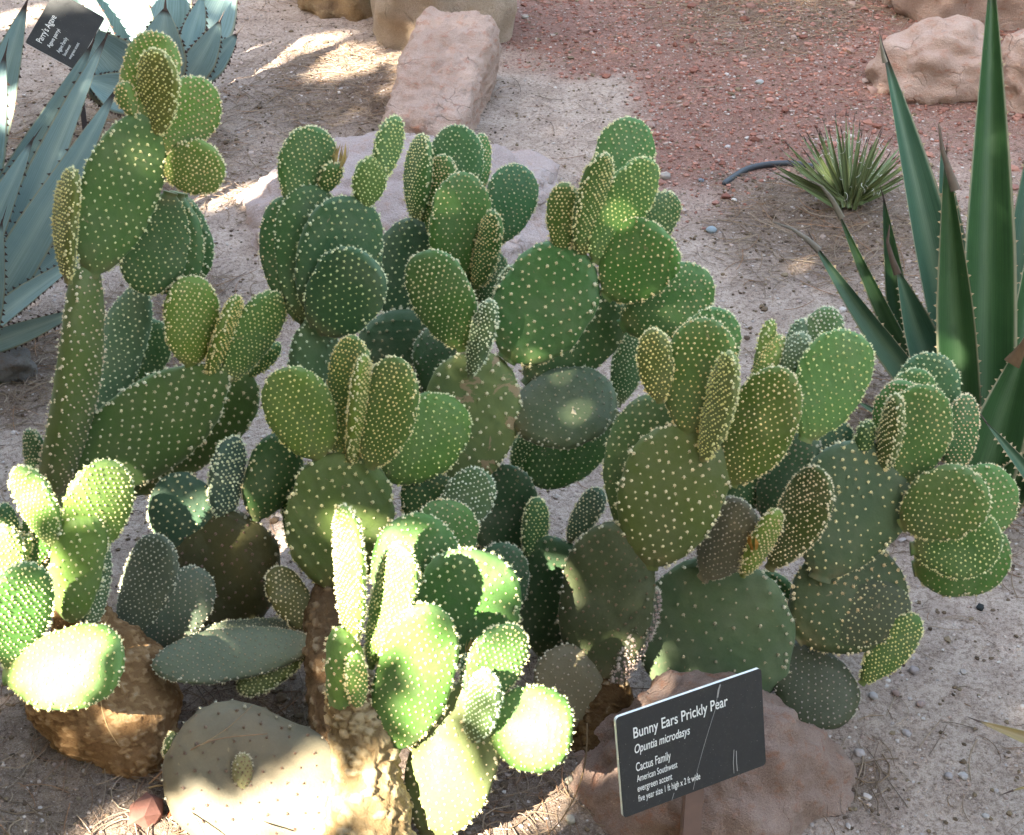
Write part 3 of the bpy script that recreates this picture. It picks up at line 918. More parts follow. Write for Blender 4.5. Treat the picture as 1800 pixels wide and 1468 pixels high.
# --- wide clump behind the sign
R = CE
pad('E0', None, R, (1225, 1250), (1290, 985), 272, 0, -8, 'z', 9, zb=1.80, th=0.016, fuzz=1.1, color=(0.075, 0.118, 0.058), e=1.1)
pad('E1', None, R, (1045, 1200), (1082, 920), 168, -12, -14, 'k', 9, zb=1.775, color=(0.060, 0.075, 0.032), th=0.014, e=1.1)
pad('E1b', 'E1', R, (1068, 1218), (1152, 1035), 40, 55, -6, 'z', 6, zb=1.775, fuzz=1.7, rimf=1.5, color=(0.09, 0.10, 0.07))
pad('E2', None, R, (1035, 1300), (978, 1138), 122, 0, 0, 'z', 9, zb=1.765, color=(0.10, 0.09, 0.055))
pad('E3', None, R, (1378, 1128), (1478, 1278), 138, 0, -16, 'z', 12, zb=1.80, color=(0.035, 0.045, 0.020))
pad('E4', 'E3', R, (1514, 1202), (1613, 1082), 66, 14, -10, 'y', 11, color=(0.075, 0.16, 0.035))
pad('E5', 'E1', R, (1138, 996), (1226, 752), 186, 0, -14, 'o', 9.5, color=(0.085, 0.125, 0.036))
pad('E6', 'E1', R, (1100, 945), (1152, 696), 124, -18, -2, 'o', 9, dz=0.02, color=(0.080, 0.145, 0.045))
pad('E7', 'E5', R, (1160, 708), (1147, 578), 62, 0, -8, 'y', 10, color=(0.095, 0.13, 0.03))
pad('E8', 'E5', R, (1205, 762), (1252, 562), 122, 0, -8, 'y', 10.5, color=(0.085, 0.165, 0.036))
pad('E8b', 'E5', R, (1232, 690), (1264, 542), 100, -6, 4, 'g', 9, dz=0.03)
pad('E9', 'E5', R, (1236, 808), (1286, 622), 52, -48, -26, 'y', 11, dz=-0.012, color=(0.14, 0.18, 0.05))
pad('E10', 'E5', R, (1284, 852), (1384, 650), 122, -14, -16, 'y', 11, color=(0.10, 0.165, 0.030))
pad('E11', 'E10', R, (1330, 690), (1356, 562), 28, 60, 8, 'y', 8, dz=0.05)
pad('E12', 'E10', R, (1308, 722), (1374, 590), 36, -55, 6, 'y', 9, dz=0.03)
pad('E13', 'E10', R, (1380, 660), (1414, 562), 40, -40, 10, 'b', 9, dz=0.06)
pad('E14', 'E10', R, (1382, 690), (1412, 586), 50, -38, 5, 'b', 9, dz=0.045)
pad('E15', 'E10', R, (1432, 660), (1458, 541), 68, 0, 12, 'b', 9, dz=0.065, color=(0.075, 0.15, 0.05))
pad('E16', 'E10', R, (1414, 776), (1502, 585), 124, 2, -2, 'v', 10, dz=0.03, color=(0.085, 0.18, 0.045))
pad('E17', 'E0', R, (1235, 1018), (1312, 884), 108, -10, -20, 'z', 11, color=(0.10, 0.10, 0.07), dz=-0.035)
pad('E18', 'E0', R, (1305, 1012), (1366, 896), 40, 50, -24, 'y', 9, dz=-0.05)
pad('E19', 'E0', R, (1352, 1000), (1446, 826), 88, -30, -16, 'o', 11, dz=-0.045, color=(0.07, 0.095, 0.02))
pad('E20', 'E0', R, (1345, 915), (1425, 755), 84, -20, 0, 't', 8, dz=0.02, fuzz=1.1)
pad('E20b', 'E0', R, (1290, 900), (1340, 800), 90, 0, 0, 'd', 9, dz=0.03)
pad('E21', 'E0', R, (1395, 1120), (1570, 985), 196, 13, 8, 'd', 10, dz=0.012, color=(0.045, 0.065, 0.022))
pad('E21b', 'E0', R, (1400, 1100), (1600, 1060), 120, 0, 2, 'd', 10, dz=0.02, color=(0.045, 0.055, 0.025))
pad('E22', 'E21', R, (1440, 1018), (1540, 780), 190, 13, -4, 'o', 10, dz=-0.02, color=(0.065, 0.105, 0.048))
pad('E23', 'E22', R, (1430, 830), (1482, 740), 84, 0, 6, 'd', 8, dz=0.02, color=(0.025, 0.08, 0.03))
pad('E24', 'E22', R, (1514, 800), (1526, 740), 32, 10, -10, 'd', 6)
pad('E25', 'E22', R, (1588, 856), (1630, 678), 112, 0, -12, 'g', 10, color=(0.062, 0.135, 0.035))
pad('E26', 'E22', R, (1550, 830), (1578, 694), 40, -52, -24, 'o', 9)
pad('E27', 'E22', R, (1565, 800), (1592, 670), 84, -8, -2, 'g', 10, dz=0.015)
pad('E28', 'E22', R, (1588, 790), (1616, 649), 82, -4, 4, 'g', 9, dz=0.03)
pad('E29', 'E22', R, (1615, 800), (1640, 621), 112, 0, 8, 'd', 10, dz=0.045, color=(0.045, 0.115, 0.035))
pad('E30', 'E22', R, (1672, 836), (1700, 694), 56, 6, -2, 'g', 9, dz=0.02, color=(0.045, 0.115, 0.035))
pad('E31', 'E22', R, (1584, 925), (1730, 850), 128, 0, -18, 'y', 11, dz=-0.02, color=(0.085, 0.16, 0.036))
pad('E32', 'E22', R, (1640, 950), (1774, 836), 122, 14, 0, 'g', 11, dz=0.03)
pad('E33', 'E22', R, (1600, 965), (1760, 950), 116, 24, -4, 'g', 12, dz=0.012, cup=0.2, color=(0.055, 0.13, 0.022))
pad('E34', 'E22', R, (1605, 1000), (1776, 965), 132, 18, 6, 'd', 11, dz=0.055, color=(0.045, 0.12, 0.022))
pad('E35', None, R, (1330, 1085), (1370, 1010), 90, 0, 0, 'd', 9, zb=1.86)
trunk('trunk', R, [(1060, 1330, 1.77), (1055, 1240, 1.785), (1060, 1170, 1.79)], [0.045, 0.036, 0.022], (0.13, 0.075, 0.03), 17)
trunk('trunk', R, [(1410, 1180, 1.86), (1420, 1110, 1.845), (1440, 1060, 1.84)], [0.04, 0.03, 0.02], (0.10, 0.075, 0.045), 19)

# ------------------------------------------------------------------ agaves
def leaf(root, b, t, w, zb, zt, psi=0, mat=None, bend=0.0, fold=0.25, e=0.55, teeth=14, tooth=0.004, tmat=None, spine=0.02, th=0.006, curl=0.0, hook=-0.3, name='leaf', wide=1.0, shp=1.6):
    """thick channelled sword leaf; base/tip seen at b/t at distances zb/zt; w is the widest seen width in px"""
    B, T = at(b[0], b[1], zb), at(t[0], t[1], zt)
    A = T - B; L = A.length; A.normalize()
    mid = (B + T) / 2
    C = (CAM - mid).normalized()
    N0 = (C - A * C.dot(A)).normalized(); S = A.cross(N0)
    ps = R_(psi)
    N = N0 * math.cos(ps) + S * math.sin(ps); X = S * math.cos(ps) - N0 * math.sin(ps)
    a = w * depth_of(mid) / F_PX / 2 / max(0.3, math.cos(ps))
    nv, nc = 30, 11
    rr = random.Random(b[0] * 31 + t[1])
    ph = rr.uniform(0, 6)

    def hw(v): return a * wide * max(0.02, min(1.0, 0.74 + 0.55 * v) * (1 - v ** shp) ** 0.95)

    def pt(v, x, low=False):
        h = hw(v)
        u = x / max(h, 1e-5)
        z = fold * h * (u * u) + bend * L * 4 * v * (1 - v) + curl * L * v ** 3
        z += 0.05 * h * math.sin(7 * v + ph) * u
        if low: z -= th * (1 - u * u) * (1 - v) ** 0.6 + 0.0006
        return B + A * (v * L) + X * x + N * z

    V, al, ac, Qs = [], [], [], []
    for low in (False, True):
        for i in range(nv + 1):
            v = i / nv
            for j in range(nc):
                u = -1 + 2 * j / (nc - 1)
                V.append(tuple(pt(v, u * hw(v), low))); al.append(v * (1 - 1e-3)); ac.append(u)
    o1 = (nv + 1) * nc
    for i in range(nv):
        for j in range(nc - 1):
            q = (i * nc + j, i * nc + j + 1, (i + 1) * nc + j + 1, (i + 1) * nc + j)
            Qs.append(q); Qs.append(tuple(o1 + k for k in q[::-1]))
        for j in (0, nc - 1):
            p, q = i * nc + j, (i + 1) * nc + j
            Qs.append((p, q, o1 + q, o1 + p) if j == 0 else (q, p, o1 + p, o1 + q))
    lf = mesh_np(name, V, None, mat, root, True, {'along': al, 'across': ac}, Q=Qs)
    # terminal spine
    bm = bmesh.new()
    tip = pt(0.985, 0); dirn = (pt(1.0, 0) - pt(0.94, 0)).normalized()
    r0 = max(hw(0.97) * 0.8, 0.0012)
    s1 = dirn.orthogonal().normalized(); s2 = dirn.cross(s1)
    ring = [bm.verts.new(tip - dirn * 0.004 + (s1 * math.cos(k * 1.0472) + s2 * math.sin(k * 1.0472)) * r0) for k in range(6)]
    top = bm.verts.new(tip + dirn * spine + X * spine * rr.uniform(-.2, .2))
    for k in range(6): bm.faces.new((ring[k], ring[(k + 1) % 6], top))
    mesh_bm('spine', bm, M_THORN, lf)
    if teeth:
        bm = bmesh.new()
        for side in (-1, 1):
            for k in range(teeth):
                v = 0.10 + 0.80 * (k + rr.uniform(-.25, .25)) / teeth
                h = hw(v)
                p = pt(v, side * h * 0.985)
                out = (X * side + N * 0.15).normalized()
                s = tooth * rr.uniform(.7, 1.25)
                d = A
                b0, b1 = p - d * s * .5, p + d * s * .5
                tp = p + out * s + d * s * hook
                vs = [bm.verts.new(b0 + N * s * .18), bm.verts.new(b1 + N * s * .18), bm.verts.new(b1 - N * s * .18), bm.verts.new(b0 - N * s * .18), bm.verts.new(tp)]
                for q in ((0, 1, 4), (1, 2, 4), (2, 3, 4), (3, 0, 4)): bm.faces.new([vs[i] for i in q])
        mesh_bm('marginal_teeth', bm, tmat or M_THORN, lf)['kind'] = 'stuff'
    return lf


def agave(name, label, px, py):
    g = on_ground(px, py)
    return tag(empty(name, (g.x, g.y, 0)), label, 'agave')


AG1 = agave('blue_agave', 'blue-grey agave cut by the frame edge, its leaves fanning towards the tall cactus stem', -60, 560)
for b, t, w, zb, zt, psi, bend in [
    ((-50, 330), (48, 0), 92, 2.52, 2.42, -12, 0.03),
    ((-40, 440), (166, 70), 74, 2.46, 2.36, 10, 0.02),
    ((0, 520), (190, 58), 72, 2.42, 2.34, -28, 0.03),
    ((-40, 570), (208, 150), 88, 2.36, 2.26, 8, 0.05),
    ((-10, 470), (262, 195), 88, 2.46, 2.50, 25, 0.03),
    ((-40, 560), (172, 395), 78, 2.38, 2.36, 12, 0.03),
    ((-40, 590), (165, 440), 46, 2.34, 2.30, -30, 0.04),
    ((-40, 610), (150, 540), 48, 2.34, 2.30, 20, 0.02),
    ((-30, 600), (4, 385), 56, 2.30, 2.22, 5, 0.03),
    ((-60, 420), (10, 90), 84, 2.48, 2.40, 10, 0.03),
    ((-70, 520), (60, 240), 70, 2.40, 2.34, -10, 0.04),
    ((-90, 480), (-40, 120), 90, 2.40, 2.30, 0, 0.02),
    ((-90, 560), (-190, 250), 90, 2.36, 2.26, 0, 0.02),
]:
    leaf(AG1, b, t, w, zb, zt, psi, M_BLUE, bend, 0.28, teeth=15, tooth=0.0045, spine=0.026, th=0.009, wide=1.08, shp=1.7)
AG2 = agave('blue_agave', 'blue-grey agave with broad toothed leaves standing behind the tilted sign', 255, 150)
for b, t, w, zb, zt, psi, bend in [
    ((215, 140), (205, -95), 108, 3.10, 2.98, -8, 0.05),
    ((245, 160), (128, 40), 104, 3.02, 2.86, -10, 0.10),
    ((205, 125), (118, -70), 52, 3.08, 2.98, -35, 0.03),
    ((185, 100), (92, -60), 40, 3.10, 3.05, 20, 0.02),
    ((272, 150), (291, 12), 78, 3.02, 2.92, 4, 0.10),
    ((262, 120), (302, -95), 92, 3.14, 3.10, 6, 0.04),
    ((318, 110), (356, -10), 34, 3.06, 3.04, 30, 0.02),
    ((335, 115), (412, -55), 64, 3.10, 3.10, 12, 0.03),
    ((318, 152), (388, 34), 44, 3.02, 2.96, 20, 0.06),
    ((335, 145), (418, 58), 40, 3.04, 3.00, 14, 0.05),
    ((230, 170), (150, 140), 60, 3.02, 2.90, 0, 0.05),
    ((240, 110), (250, -120), 70, 3.16, 3.14, 0, 0.02),
    ((330, 130), (400, 90), 34, 3.08, 3.06, 0, 0.03),
]:
    leaf(AG2, b, t, w, zb, zt, psi, M_BLUE, bend, 0.30, teeth=13, tooth=0.0055, spine=0.024, th=0.010, wide=1.4, shp=2.6)
AG3 = agave('green_agave', 'dark green agave with tall sword leaves beside the wide clump, cut by the frame edge', 1760, 790)
for b, t, w, zb, zt, psi, bend, mt, hk in [
    ((1728, 850), (1744, -75), 104, 2.12, 2.02, 10, 0.0, M_GREEN, .3),
    ((1695, 770), (1662, 265), 78, 2.06, 1.96, -8, -0.02, M_GREEN, .3),
    ((1690, 720), (1551, 78), 84, 2.16, 2.10, 22, 0.02, M_GREENP, .3),
    ((1660, 735), (1425, 420), 52, 2.12, 2.06, -18, 0.03, M_GREENP, .3),
    ((1650, 720), (1470, 365), 36, 2.16, 2.14, -30, 0.02, M_GREEN, .3),
    ((1600, 660), (1552, 340), 46, 2.24, 2.22, -10, 0.0, M_GREEN, .3),
    ((1650, 700), (1575, 468), 72, 2.12, 2.08, 14, 0.0, M_GREENP, .3),
    ((1690, 640), (1655, 240), 66, 2.22, 2.20, 5, 0.0, M_GREENP, .3),
    ((1762, 780), (1826, 170), 72, 2.18, 2.14, -5, 0.0, M_GREENP, .3),
    ((1775, 790), (1850, 240), 62, 2.12, 2.08, 8, 0.0, M_GREEN, .3),
    ((1728, 850), (1812, 575), 104, 2.03, 1.97, 4, 0.0, M_GREEN, .3),
    ((1740, 820), (1720, 330), 90, 2.18, 2.16, 0, 0.0, M_GREEN, .3),
    ((1880, 930), (1727, 735), 34, 1.90, 1.86, 10, 0.05, M_GREENP, .3),
    ((1700, 820), (1495, 698), 30, 2.14, 2.12, 0, 0.03, M_GREENP, .3),
    ((1760, 870), (1620, 680), 70, 2.10, 2.05, 0, 0.0, M_GREEN, .3),
    ((1790, 860), (1860, 640), 90, 2.06, 2.00, 0, 0.0, M_GREEN, .3),
    ((1740, 900), (1830, 780), 90, 2.06, 1.98, 0, 0.0, M_GREEN, .3),
]:
    leaf(AG3, b, t, w, zb, zt, psi, mt, bend, 0.75, teeth=17, tooth=0.0034, tmat=M_THORNP, spine=0.022, th=0.007, hook=hk, wide=1.18, shp=1.5)


def dried_tip(root, pts, z, w0, colr):
    """withered curling leaf end through seen points"""
    P = [at(x, y, z - 0.004 * i) for i, (x, y) in enumerate(pts)]
    bm = bmesh.new(); prev = None
    for i, p in enumerate(P):
        d = (P[min(i + 1, len(P) - 1)] - P[max(i - 1, 0)]).normalized()
        C = (CAM - p).normalized(); s = d.cross(C).normalized(); nn = s.cross(d)
        w = w0 * (1 - i / (len(P) - 1)) + 0.0006
        ring = [bm.verts.new(p + s * w * math.cos(k * math.pi / 3) + nn * w * .5 * math.sin(k * math.pi / 3)) for k in range(6)]
        if prev:
            for k in range(6): bm.faces.new((prev[k], prev[(k + 1) % 6], ring[(k + 1) % 6], ring[k]))
        prev = ring
    o = mesh_bm('dried_tip', bm, M_OBJ, root, True)
    o.color = (*colr, 1)
    return o


dried_tip(AG3, [(1440, 440), (1418, 420), (1392, 402), (1358, 390)], 2.06, 0.0042, (0.22, 0.19, 0.16))
dried_tip(AG3, [(1480, 384), (1462, 350), (1444, 328), (1428, 318)], 2.14, 0.004, (0.20, 0.17, 0.13))
dried_tip(AG3, [(1680, 335), (1668, 300), (1656, 262), (1650, 218)], 1.955, 0.0055, (0.17, 0.13, 0.10))
dried_tip(AG3, [(1578, 482), (1568, 455), (1560, 425), (1564, 395)], 2.07, 0.0045, (0.13, 0.09, 0.07))
dried_tip(AG3, [(1778, 640), (1790, 622), (1800, 604), (1808, 580)], 1.965, 0.010, (0.12, 0.07, 0.035))
dried_tip(AG3, [(1556, 110), (1552, 95), (1549, 80), (1546, 62)], 2.10, 0.003, (0.30, 0.26, 0.2))

AG4 = agave('agave', 'agave beyond the frame edge showing only two dry pointed leaf tips', 1930, 1330)
M_DRYLEAF = mat_agave('yellowing_leaf', (0.30, 0.17, 0.11), (0.22, 0.20, 0.05), (0.38, 0.28, 0.18), 0.5)
leaf(AG4, (1930, 1345), (1712, 1265), 40, 1.66, 1.62, 10, M_DRYLEAF, 0.02, 0.4, teeth=0, spine=0.012)
leaf(AG4, (1900, 1350), (1772, 1392), 18, 1.62, 1.60, -10, M_DRYLEAF, 0.08, 0.4, teeth=0, spine=0.012)

# small thread-leaved agave
g = on_ground(1490, 372)
YU = tag(empty('thread_leaf_agave', (g.x, g.y, 0)), 'small spiky agave with white curling threads near the black hose', 'agave')
M_YU = mat_agave('thread_agave_skin', (0.10, 0.14, 0.06), (0.15, 0.20, 0.08), (0.26, 0.28, 0.13), 0.5)
yr = random.Random(5)
zY = ground_z(1490, 372)
for k in range(60):
    ang = -64 + 128 * (k + yr.uniform(-.4, .4)) / 59
    ln = yr.uniform(120, 180) * (1 - abs(ang) / 300)
    b = (1492 + ang * 0.25 + yr.uniform(-6, 6), 362 - abs(ang) * 0.05 + yr.uniform(-8, 8))
    t = (b[0] + ln * math.sin(R_(ang)), b[1] - ln * math.cos(R_(ang)) * 0.92)
    leaf(YU, b, t, yr.uniform(7, 12), zY - 0.02 + yr.uniform(-.02, .03), zY - yr.uniform(-0.08, 0.16), yr.uniform(-25, 25), M_YU, yr.uniform(-.02, .05), 0.5, teeth=0, spine=0.010, th=0.003)
bm = bmesh.new()
for k in range(60):
    px, py = yr.uniform(1440, 1555), yr.uniform(235, 345)
    c = at(px, py, zY - yr.uniform(0.03, 0.12)); r0 = yr.uniform(.003, .008); a0 = yr.uniform(0, 6.28); sp = yr.uniform(1.5, 3.5)
    prev = None
    n1 = Vector((yr.gauss(0, 1), yr.gauss(0, 1), yr.gauss(0, 1))).normalized(); s1 = n1.orthogonal().normalized(); s2 = n1.cross(s1)
    for i in range(9):
        a = a0 + sp * i / 8
        p = c + (s1 * math.cos(a) + s2 * math.sin(a)) * r0 * (1 - i * .03)
        q = (bm.verts.new(p + n1 * .00025), bm.verts.new(p - n1 * .00025), bm.verts.new(p + (p - c).normalized() * .0005))
        if prev:
            for j in range(3): bm.faces.new((prev[j], prev[(j + 1) % 3], q[(j + 1) % 3], q[j]))
        prev = q
o = mesh_bm('curling_threads', bm, mat_flat('white_thread', (0.62, 0.62, 0.58), 0.7), YU); o['kind'] = 'stuff'

# withered plant at the upper edge
g = on_ground(1330, -20)
DR = tag(empty('dry_agave', (g.x, g.y, 0)), 'withered grass-like tuft with drooping straw leaves at the upper edge', 'dry plant')
M_DRY = mat_agave('withered_leaf', (0.13, 0.11, 0.06), (0.22, 0.18, 0.11), (0.28, 0.24, 0.15), 0.7)
zD = ground_z(1330, -20)
for k in range(26):
    ang = -100 + 200 * k / 25 + yr.uniform(-4, 4)
    ln = yr.uniform(60, 120)
    b = (1330 + yr.uniform(-30, 30), -15 + yr.uniform(-10, 8))
    t = (b[0] + ln * math.sin(R_(ang)), b[1] - ln * math.cos(R_(ang)) * .7 + 18)
    leaf(DR, b, t, yr.uniform(6, 11), zD - .03, zD - yr.uniform(0, 0.12), 0, M_DRY, .06, .4, teeth=0, spine=.006, th=.002)
g = on_ground(1575, 50)
DL = tag(empty('fallen_leaf', (g.x, g.y, 0)), 'fallen grey-green leaf lying against the pinkish white boulder', 'leaf')
leaf(DL, (1622, -25), (1552, 62), 26, ground_z(1622, -25) - .03, ground_z(1552, 62) - .005, 0, M_DRY, .02, .3, teeth=0, spine=.004, th=.004, name='blade')

# ------------------------------------------------------------------ signs
def sign_plate(root, TL, TR, BR, BL, thick=0.0035):
    U = (TR - TL); Wd = U.length; U.normalize()
    Vd = (BL - TL); Vd -= U * Vd.dot(U); Ht = Vd.length; Vd.normalize()
    N = Vd.cross(U).normalized()
    if N.dot(CAM - TL) < 0: N = -N
    bm = bmesh.new()
    rc = 0.004
    pts = []
    for cx, cy, a0 in ((rc, rc, 180), (Wd - rc, rc, 270), (Wd - rc, Ht - rc, 0), (rc, Ht - rc, 90)):
        for k in range(5):
            a = R_(a0 + k * 22.5)
            pts.append((cx + rc * math.cos(a), cy + rc * math.sin(a)))
    f = [bm.verts.new(TL + U * x + Vd * y) for x, y in pts]
    bk = [bm.verts.new(TL + U * x + Vd * y - N * thick) for x, y in pts]
    n = len(f)
    faces = [bm.faces.new(f), bm.faces.new(bk[::-1])]
    for k in range(n):
        q = bm.faces.new((f[k], bk[k], bk[(k + 1) % n], f[(k + 1) % n])); q.material_index = 1
    bmesh.ops.recalc_face_normals(bm, faces=bm.faces)
    o = mesh_bm('plate', bm, M_PLATE, root)
    o.data.materials.append(M_PLATE_EDGE)
    return o, TL, U, Vd, N, Wd, Ht


def lettering(plate, TL, U, Vd, N, txt, x, y, h, width, italic=False, depth=0.0006, bold=0.0):
    """raised white line of text; x,y from the plate's upper corner to the baseline start, h cap height, width total"""
    cu = bpy.data.curves.new('lettering', 'FONT')
    cu.body = txt
    cu.size = 1.0
    cu.extrude = 0.0
    cu.offset = bold
    if italic: cu.shear = 0.22
    ob = bpy.data.objects.new('lettering', cu)
    col.objects.link(ob)
    dg = bpy.context.evaluated_depsgraph_get()
    me = bpy.data.meshes.new_from_object(ob.evaluated_get(dg))
    col.objects.unlink(ob); bpy.data.objects.remove(ob)
    co = np.zeros(len(me.vertices) * 3, np.float32); me.vertices.foreach_get('co', co); co = co.reshape(-1, 3)
    w = co[:, 0].max() - co[:, 0].min()
    sx, sy = width / w, h / 0.70
    out = np.zeros_like(co)
    uu, vv, nn, t0 = (np.array(q) for q in (U, Vd, N, TL))
    for i, c in enumerate(co):
        out[i] = t0 + uu * (x + (c[0] - co[:, 0].min()) * sx) + vv * (y - c[1] * sy) + nn * depth
    me.vertices.foreach_set('co', out.ravel()); me.update()
    if len(me.polygons) and Vector(me.polygons[0].normal).dot(N) < 0:
        me.flip_normals()
    me.materials.clear(); me.materials.append(M_LETTER)
    o = bpy.data.objects.new('lettering', me)
    link(o, plate)
    return o


def post(root, top, bottom, w, t, face, mat):
    ax = (bottom - top).normalized()
    S = ax.cross(face).normalized(); Fd = S.cross(ax).normalized()
    bm = bmesh.new()
    rings = []
    for p in (top, bottom):
        rings.append([bm.verts.new(p + S * sx * w / 2 + Fd * sy * t / 2) for sx, sy in ((-1, -1), (1, -1), (1, 1), (-1, 1))])
    for k in range(4): bm.faces.new((rings[0][k], rings[0][(k + 1) % 4], rings[1][(k + 1) % 4], rings[1][k]))
    bm.faces.new(rings[0][::-1]); bm.faces.new(rings[1])
    bmesh.ops.recalc_face_normals(bm, faces=bm.faces)
    bmesh.ops.bevel(bm, geom=list(bm.edges), offset=t * .2, segments=2, affect='EDGES')
    return mesh_bm('post', bm, mat, root)


def mat_plate():
    m = NT('black_plastic_plate')
    p = m.pos()
    n = m.noise(260, 5, 0.7, p)
    c = m.mix(m.math('MULTIPLY', m.ramp(n, [(0.55, (0, 0, 0)), (0.8, (1, 1, 1))]), 0.35), (0.022, 0.022, 0.023), (0.10, 0.095, 0.09))
    c = m.mix(m.math('MULTIPLY', m.noise(30, 4, 0.6, p), 0.35), c, (0.045, 0.043, 0.042))
    sp = m.ramp(m.noise(700, 2, 0.5, p), [(0.72, (0, 0, 0)), (0.76, (1, 1, 1))])
    c = m.mix(m.math('MULTIPLY', sp, 0.5), c, (0.4, 0.37, 0.33))
    r = m.ramp(m.noise(80, 4, 0.6, p), [(0.3, (0.32, 0.32, 0.32)), (0.7, (0.55, 0.55, 0.55))])
    return m.set(c, r, 0.4)


M_PLATE = mat_plate()
M_PLATE_EDGE = mat_flat('white_plate_edge', (0.75, 0.75, 0.73), 0.5, 0.3, 0.1)  # plate rim coloured white on all sides
M_LETTER = mat_flat('white_lettering', (0.72, 0.71, 0.68), 0.6, 0.3, 0.12, 900)
M_POST = mat_flat('brown_metal_post', (0.17, 0.105, 0.085), 0.38, 0.5, 0.25, 60)
M_POSTD = mat_flat('dark_metal_post', (0.055, 0.045, 0.048), 0.45, 0.4, 0.25, 60)
M_SCRATCH = mat_flat('scratch_grey', (0.30, 0.29, 0.28), 0.7)

z1 = 1.475
TL = at(1082, 1262, z1); TR = at(1338, 1174, z1 + 0.072); BL = at(1100, 1437, z1 + 0.030)
g = on_ground(1215, 1560)
SG = tag(empty('plant_sign', (g.x, g.y, 0)), 'black plant sign with white lettering on a brown post before the rusty boulder', 'sign', 'plant name signs')
pl, TL, U, Vd, N, Wd, Ht = sign_plate(SG, TL, TR, None, BL)
mm = Wd / 300.0       # one seen sign pixel along the plate
for txt, fx, fy, fh, fw, it, bd in [
    ('Bunny Ears Prickly Pear', .105, .255, .105, .645, False, .010),
    ('Opuntia microdasys', .105, .405, .085, .375, True, .010),
    ('Cactus Family', .105, .585, .085, .235, False, .008),
    ('American Southwest', .105, .690, .066, .275, False, .008),
    ('evergreen accent', .105, .790, .066, .235, False, .008),
    ('five year size 1 ft high x 2 ft wide', .105, .890, .066, .425, False, .008)]:
    lettering(pl, TL, U, Vd, N, txt, fx * Wd, fy * Ht, fh * Ht, fw * Wd, it, 0.0006, bd)


def scratch(plate, pts, w):
    bm = bmesh.new(); prev = None
    P = [TL + U * (x * Wd) + Vd * (y * Ht) + N * 0.0009 for x, y in pts]
    for i, p in enumerate(P):
        d = (P[min(i + 1, len(P) - 1)] - P[max(i - 1, 0)]).normalized(); s = N.cross(d)
        q = (bm.verts.new(p - s * w * random.uniform(.5, 1)), bm.verts.new(p + s * w * random.uniform(.5, 1)))
        if prev: bm.faces.new((prev[0], prev[1], q[1], q[0]))
        prev = q
    mesh_bm('scratch', bm, M_SCRATCH, plate)


scratch(pl, [(.70, .02), (.685, .10), (.66, .25), (.61, .42), (.56, .60), (.515, .78), (.475, .97)], 0.00035)
scratch(pl, [(.705, .02), (.69, .07), (.68, .14)], 0.0012)
scratch(pl, [(.775, .72), (.765, .85), (.765, .96)], 0.0005)
scratch(pl, [(.790, .74), (.787, .86), (.79, .95)], 0.0006)
scratch(pl, [(.345, .93), (.325, 1.0)], 0.0005)
pc = TL + U * (Wd * 0.52) + Vd * (Ht * 0.86) - N * 0.0065
pbase = Vector((pc.x + 0.002, pc.y - 0.006, -0.05))
post(SG, pc, pbase, 0.0235, 0.005, N, M_POST)

z2 = 2.84
TL = at(44, 75, z2); TR = at(97, -17, z2 + 0.01); BL = at(111, 160, z2 + 0.005)
g = on_ground(153, 268)
SG2 = tag(empty('plant_sign', (g.x, g.y, 0)), 'small dark plant sign tilted on its post between the two blue agaves', 'sign', 'plant name signs')
pl2, TL, U, Vd, N, Wd, Ht = sign_plate(SG2, TL, TR, None, BL)
for txt, fx, fy, fh, fw in [("Parry's Agave", .12, .26, .12, .50), ('Agave parryi', .12, .43, .075, .34), ('Agave Family', .12, .62, .075, .28),
                            ('Southwest', .12, .73, .055, .20), ('evergreen accent', .12, .84, .055, .30)]:
    lettering(pl2, TL, U, Vd, N, txt, fx * Wd, fy * Ht, fh * Ht, fw * Wd, False, 0.0008, 0.0)
pc = at(134, 95, z2 + 0.02)
post(SG2, pc, Vector((g.x, g.y, -0.04)), 0.0095, 0.004, N, M_POSTD)

# ------------------------------------------------------------------ hose
cp = [(1272, 324), (1290, 311), (1312, 298), (1338, 291), (1365, 288), (1398, 288), (1440, 296)]
bm = bmesh.new(); prev = None
HP = [on_ground(x, y, 0.012) for x, y in cp]
pts = []
for i in range(len(HP) - 1):
    p0, p1, p2, p3 = HP[max(i - 1, 0)], HP[i], HP[i + 1], HP[min(i + 2, len(HP) - 1)]
    for k in range(5):
        t = k / 5
        pts.append(0.5 * ((2 * p1) + (p2 - p0) * t + (2 * p0 - 5 * p1 + 4 * p2 - p3) * t * t + (3 * p1 - p0 - 3 * p2 + p3) * t ** 3))
for i, p in enumerate(pts):
    d = (pts[min(i + 1, len(pts) - 1)] - pts[max(i - 1, 0)]).normalized()
    s = d.cross(Vector((0, 0, 1))).normalized(); u = s.cross(d)
    r = 0.0058 if i else 0.0035
    ring = [bm.verts.new(p + (s * math.cos(k * .7854) + u * math.sin(k * .7854)) * r) for k in range(8)]
    if prev:
        for k in range(8): bm.faces.new((prev[k], prev[(k + 1) % 8], ring[(k + 1) % 8], ring[k]))
    else: bm.faces.new(ring[::-1])
    prev = ring
hose = mesh_bm('irrigation_hose', bm, mat_flat('black_rubber', (0.035, 0.04, 0.048), 0.5, 0.4, 0.3), None, True)
tag(hose, 'short black irrigation hose on the soil beside the thread-leaved agave', 'hose')

